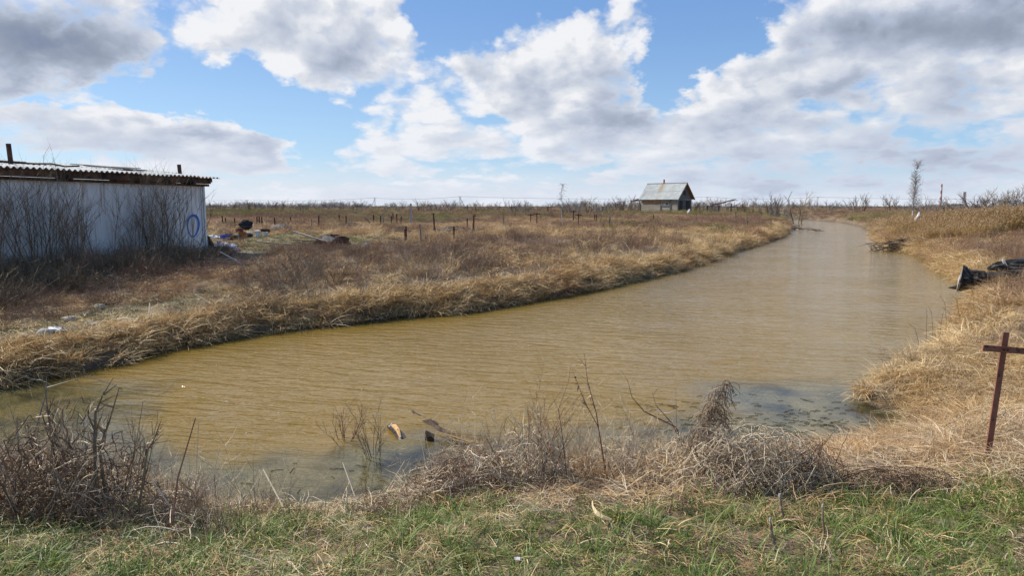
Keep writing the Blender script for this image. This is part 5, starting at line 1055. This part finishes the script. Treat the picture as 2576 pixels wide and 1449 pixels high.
# red twigs standing up in the middle
def twigline(pts, Y, r, label, cat='twig', mat='redtwig', leaves=0, seed=1, bw=0):
    rd = random.Random(seed); q = [at_y(px, py, Y + .03 * i) for i, (px, py) in enumerate(pts)]; q[0].z = min(q[0].z, tz(q[0].x, q[0].y)) - .02
    mb = MB(); k = len(q); mb.tube(q, [r * (1 - .75 * i / (k - 1)) for i in range(k)], 5)
    for i in range(bw):
        j = rd.randint(1, k - 2); s_ = q[j].lerp(q[j + 1], rd.random()); d_ = (q[j + 1] - q[j]).normalized() + Vector((rd.gauss(0, .8), rd.gauss(0, .5), rd.gauss(0, .4))); d_.normalize(); mb.tube([s_, s_ + d_ * .05, s_ + d_ * .11], [r * .4, r * .3, r * .15], 4)
    r_ = empty('tall_twig', q[0]); tag(r_, label, cat); mbv = [Vector(v) - q[0] for v in mb.v]; mb.v = [tuple(v) for v in mbv]; mb.build('stem', M[mat], r_)
    if leaves:
        ml = MB()
        for _ in range(leaves):
            ml.cur = rd.random(); j = rd.randint(1, k - 2); s_ = q[j].lerp(q[j + 1], rd.random()) - q[0]; d_ = Vector((rd.gauss(0, 1), rd.gauss(0, 1), rd.gauss(-.4, .5))).normalized(); ml.ribbon([s_, s_ + d_ * .018, s_ + d_ * .034 + Vector((0, 0, -.008))], .014, (d_.y, -d_.x, .4))
        ml.build('withered_leaves', M['weed'], r_)
twigline([(1528, 1120), (1500, 1040), (1478, 960), (1470, 890)], 4.3, .0045, 'tallest upright red twig in the middle of the near bank', leaves=14, seed=2, bw=5)
twigline([(1532, 1125), (1505, 1075), (1470, 1010), (1440, 930)], 4.25, .004, 'second red twig with withered leaves leaning left of the tallest', leaves=26, seed=3, bw=3)
twigline([(1770, 1110), (1700, 1075), (1620, 1035), (1590, 1000), (1578, 955)], 4.5, .006, 'long red twig arching left from the big dry mound', seed=4, bw=3)
twigline([(1755, 1100), (1690, 1065), (1650, 1020), (1640, 985)], 4.55, .0045, 'shorter red twig arching inside the long one by the dry mound', seed=5, bw=2)
twigline([(1545, 1200), (1570, 1140), (1700, 1060 - 20), (1690, 1000)], 4.4, .003, 'thin pale twig crossing between the two arched twigs', seed=6) if False else None
twigline([(1690, 1230), (1660, 1100), (1635, 1060), (1600, 1050)], 4.2, .0035, 'thin dark twig behind the pale shrub', seed=6) if False else None
twigline([(1430, 1180), (1415, 1100), (1405, 1030), (1432, 955)], 4.15, .004, 'slim twig at the right side of the pale tangled shrub', seed=7, bw=3)
twigline([(1710, 1180), (1702, 1080), (1700, 980)], 4.6, .003, 'thin upright brown stem left of the dry mound', seed=8)
twigline([(160, 1210), (130, 1100), (120, 1030), (112, 965)], 3.9, .009, 'thick dark stem at the left side of the left thicket', 'twig', 'twig', 10, 9, 8)
twigline([(240, 1220), (238, 1120), (240, 1040), (262, 985)], 3.8, .013, 'thickest dark stem in the middle of the left thicket', 'twig', 'twig', 12, 10, 8)
twigline([(268, 1205), (250, 1130), (275, 1060), (300, 975)], 3.85, .011, 'dark stem at the right side of the left thicket', 'twig', 'twig', 20, 11, 8)
twigline([(330, 1175), (372, 1130), (400, 1085)], 3.75, .008, 'short dark stem at the right end of the left thicket', 'twig', 'twig', 16, 12, 5)
twigline([(20, 1010), (120, 975), (220, 945), (300, 975)], 4.2, .006, 'pale arched stem over the top of the left thicket', 'twig', 'greytwig', 0, 13) 
twigline([(300, 1060), (360, 1010), (420, 985), (450, 948)], 4.4, .003, 'thin pale twig reaching right from the left thicket over the water', 'twig', 'greytwig', 0, 14, 2)
# pale tangled shrub left of the tall twigs
def clump(px, Y, parts, name, label, cat, zoff=0):
    x = (px - W / 2) / F * (Y + .3); z = tz(x, Y); r_ = empty(name, (x, Y, z + zoff)); tag(r_, label, cat)
    for (nm, mb, mt) in parts: mb.build(nm, M[mt], r_)
    return r_
clump(1330, 4.25, [('stems', shrub(random.Random(31), .62, 11, .12, .004, .55, 5, 2), 'redtwig'), ('hanging_stalks', tangle(240, .26, .18, .52, .0017, random.Random(4), 9, .045, .35), 'bleach'), ('dry_blades', tuft(60, .3, .16, .8, .0035, droop=1.4), 'straw')], 'dry_shrub', 'pale tangled dry shrub left of the two tall red twigs', 'shrub')
clump(1560, 4.35, [('stems', shrub(random.Random(32), .42, 7, .12, .0035, .7, 4, 2), 'greytwig'), ('hanging_stalks', tangle(90, .26, .16, .28, .0015, random.Random(5), 9, .045, .35), 'bleach')], 'dry_shrub', 'low grey tangled dry shrub right of the two tall red twigs', 'shrub')
clump(215, 3.9, [('stems', shrub(random.Random(33), .68, 20, .36, .006, .55, 5, 2), 'twig'), ('dead_tops', tangle(230, .52, .24, .70, .0028, random.Random(6), 8, .05, .45), 'weed'), ('lower_brush', tangle(140, .5, .3, .28, .0025, random.Random(7), 8, .05), 'weed'), ('pale_stalks', tangle(130, .5, .3, .62, .0022, random.Random(27), 8, .06, .3), 'bleach'), ('dry_blades', tuft(120, .4, .4, .5, .005, droop=1.2), 'straw')], 'dead_thicket', 'dark dead weed thicket at the left edge of the near bank', 'thicket')
clump(40, 3.75, [('stems', shrub(random.Random(34), .52, 18, .34, .004, .6, 5, 2), 'twig'), ('lower_brush', tangle(200, .5, .3, .42, .0024, random.Random(17), 8, .05), 'weed')], 'dead_thicket', 'low brown dead brush at the far left corner of the near bank', 'thicket')
clump(560, 3.95, [('stems', shrub(random.Random(135), .36, 14, .25, .003, .5, 5, 2), 'weed'), ('pale_stalks', stems(26, .42, .25, .0024, branch=3, lean=.35), 'bleach'), ('dry_blades', tuft(60, .3, .25, .7, .004, droop=1.4), 'straw')], 'dry_shrub', 'straw coloured stalks and weeds between the reddish brush and the open shallows', 'shrub')
clump(1180, 4.15, [('lower_brush', tangle(260, .42, .26, .26, .0019, random.Random(118), 8, .05, .5), 'weed'), ('pale_stalks', tangle(160, .4, .25, .3, .0017, random.Random(119), 8, .05, .4), 'bleach'), ('dry_blades', tuft(90, .3, .3, .8, .004, droop=1.4), 'straw')], 'dead_weed', 'low reddish brown tangle left of the pale dry shrub, by the open shallows', 'weed')
clump(400, 3.75, [('stems', shrub(random.Random(35), .32, 18, .28, .003, .5, 5, 2), 'weed'), ('lower_brush', tangle(120, .4, .25, .18, .002, random.Random(18), 8, .05), 'weed')], 'dead_thicket', 'low reddish brown brush right of the dark thicket', 'thicket')
clump(700, 4.0, [('stems', shrub(random.Random(36), .30, 12, .22, .002, .6, 6, 2), 'weed'), ('dry_blades', tangle(70, .3, .2, .12, .0016, random.Random(19), 8, .05), 'straw')], 'dry_shrub', 'thin brown weedy shrub before the open shallows', 'shrub')
# the big dry mound with its spike
MX = (1850 - W / 2) / F * 4.35
r_ = clump(1850, 4.1, [('tangled_stalks', tangle(850, .60, .34, .40, .0016, random.Random(8), 10, .05, .42), 'bleach'), ('inner_stems', tangle(260, .48, .28, .30, .0019, random.Random(9), 8, .05, .5), 'weed'), ('base_straw', mat_tuft(620, .2, .8, .0035, random.Random(3), ln=.32), 'straw'), ('twigs', shrub(random.Random(38), .42, 8, .25, .005, .8, 4, 1, arch=.6), 'redtwig')], 'dry_mound', 'big mound of tangled bleached stalks right of the centre of the near bank', 'mound')
mb = MB(); rds = random.Random(12)
for _ in range(230):
    t = rds.random() ** .8; mb.cur = rds.random(); q_ = Vector((-.20 + .05 * t + .05 * t * t, .10, .24 + .40 * t)) + Vector((rds.gauss(0, .012), rds.gauss(0, .012), 0)); d_ = Vector((rds.gauss(0, .7), rds.gauss(0, .7), .5)).normalized(); pl = [q_]; wdt = 1 - .7 * t
    for k in range(7): q_ = q_ + d_ * (.028 * wdt + .006); pl.append(q_); d_ = (d_ + Vector((rds.gauss(0, .3), rds.gauss(0, .3), -.5))).normalized()
    mb.tube(pl, .0017, 3, False)
mb.build('drooping_spike', M['weed'], r_)
clump(2010, 4.15, [('stems', shrub(random.Random(39), .34, 9, .15, .006, .8, 4, 1, arch=.5), 'darkwood'), ('withered_tops', tangle(170, .26, .18, .3, .002, random.Random(13), 7, .04, .6), 'redweed')], 'dead_weed', 'reddish withered weed clump right of the big dry mound', 'weed')
clump(2240, 4.0, [('tangled_stalks', tangle(300, .42, .16, .14, .0018, random.Random(14), 8, .05, .5), 'weed'), ('base_straw', mat_tuft(160, .12, .4, .0035, random.Random(5), ln=.3), 'bleach')], 'dead_weed', 'low dark tangle of weeds between the dry mound and the metal cross', 'weed')
# thin reed stalks at the right water edge
rd = random.Random(90)
for i in range(9):
    px = 2310 + i * 17; p = at_z(px, 905 - i * 9, 0); h = rd.uniform(.5, .95); mb = MB(); mb.cur = .2; bl = rd.uniform(-.25, .1); mb.tube([(0, 0, -.1), (bl * .1, 0, h * .5), (bl * .4, 0, h * .85), (bl, 0, h)], [.004, .0035, .003, .0015], 4); tag(mb.build('thin_reed', M['weed'], loc=p), 'thin brown reed stalk in the water at the right bank, %s from the left' % ORD[i], 'reed', 'thin reeds at the right water edge')
# floating weed scraps in the shallows
mb = MB(); rd = random.Random(51)
for _ in range(420):
    if rd.random() < .75: x = rd.gauss(3.0, .9); y = rd.gauss(7.2, .55)
    else: x = rd.uniform(-2.5, 3); y = rd.uniform(5.0, 6.2)
    if sdist(x, y)[0] > -.05 or y > 8.7: continue
    mb.cur = rd.random(); a = rd.gauss(0, .6); L = rd.uniform(.03, .14); d = Vector((math.cos(a), math.sin(a), 0)); p0 = Vector((x, y, .004)); mb.tube([p0, p0 + d * L * .5 + Vector((0, rd.uniform(-.02, .02), .003)), p0 + d * L], .003, 3, False)
tag(mb.build('floating_weed', M['moss']), 'dark scraps of weed floating in the calm near shallows', 'water weed', kind='stuff')
# tiny floating bits of foam
rd = random.Random(52)
mb = MB()
for (px, py) in [(1082, 950), (1190, 1000), (1480, 905), (1560, 1000), (570, 1010), (545, 918), (910, 980), (1430, 915), (700, 1040), (1100, 918), (1330, 870), (1700, 860), (1950, 800), (750, 930), (1860, 900), (1180, 905), (1640, 960), (620, 1090), (1240, 1030), (1050, 870)]:
    p = at_z(px, py, .004); mb.blob(p, (.011, .009, .002), 6, 4, .2, int(px))
tag(mb.build('foam_flecks', M['white']), 'tiny white flecks of foam floating on the brown river', 'foam', kind='stuff')

for (px, py, r0, lab) in [(112, 842, .11, 'rounded pale grey stone on the shaded left bank'), (62, 850, .09, 'smaller tan stone left of the rounded grey one on the left bank')]:
    p = place(px, py, .03); mb = MB(); mb.blob((0, 0, r0 * .3), (r0, r0 * .8, r0 * .7), 16, 10, .07, int(px)); tag(mb.build('bank_stone', M['concrete' if r0 < .2 else 'mound'], loc=p, smooth=True), lab, 'stone')
p = place(138, 832, .03); mb = MB(); mb.blob((0, 0, .03), (.16, .09, .04), 12, 6, .45, 77, .2); tag(mb.build('plastic_scrap', M['white'], loc=p), 'crumpled white plastic on the left bank beside the grey stone', 'plastic scrap')
stalk((120, 878), 10.2, 0, (92, 905), 10.0, 0, .02, 'short pale curved limb lying on the left bank near the stones', 'bleach', .03)
for (xa, ya, xb, yb, Y, lab) in [(545, 822, 655, 880, 13.2, 'longest pale stick lying on the middle of the far bank'), (330, 892, 385, 886, 12.2, 'short pale sticks above the fringe of the left bank'), (420, 845, 432, 890, 12.6, 'upright pale broken stick on the left bank')]:
    q = hit((xa + xb) / 2 * .72 + 40, (ya + yb) / 2 * .93 - 10, .1); 
    a_ = place(xa * .9, ya * .93, .1) + Vector((0, 0, .25)); b_ = a_ + Vector(((xb - xa) / F * a_.y, -.2, -(yb - ya) / F * a_.y)); mb = MB(); mb.cur = .8; mb.tube([a_, (a_ + b_) / 2 + Vector((0, 0, .02)), b_], [.012, .014, .010], 6, irr=.15); tag(mb.build('pale_stick', M['bleach']), lab, 'stick')

clump(2500, 5.0, [('stems', stems(34, .42, .42, .0022, branch=3, lean=.3), 'straw'), ('pale_stalks', tangle(90, .42, .35, .26, .0017, random.Random(219), 8, .05, .4), 'bleach')], 'dry_shrub', 'upright straw coloured stems around the foot of the metal cross', 'shrub')
clump(1950, 4.75, [('stems', stems(60, .26, .22, .0018, branch=1, lean=.15), 'straw')], 'dry_stubble', 'golden upright stubble at the water edge behind the big dry mound', 'stubble')
rd = random.Random(300)
for i, (px, py, lab) in enumerate([(250, 770, 'grey rubble piece highest on the shaded left bank'), (175, 800, 'small pale rubble piece in the middle of the shaded left bank'), (230, 815, 'flat pale rubble piece beside the moss on the left bank')]):
    p = place(px, py, .05); mb = MB(); mb.blob((0, 0, .03), (rd.uniform(.1, .18), .08, .05), 8, 5, .3, i + 5, .2); tag(mb.build('rubble_piece', M['concrete'], loc=p), lab, 'rubble')
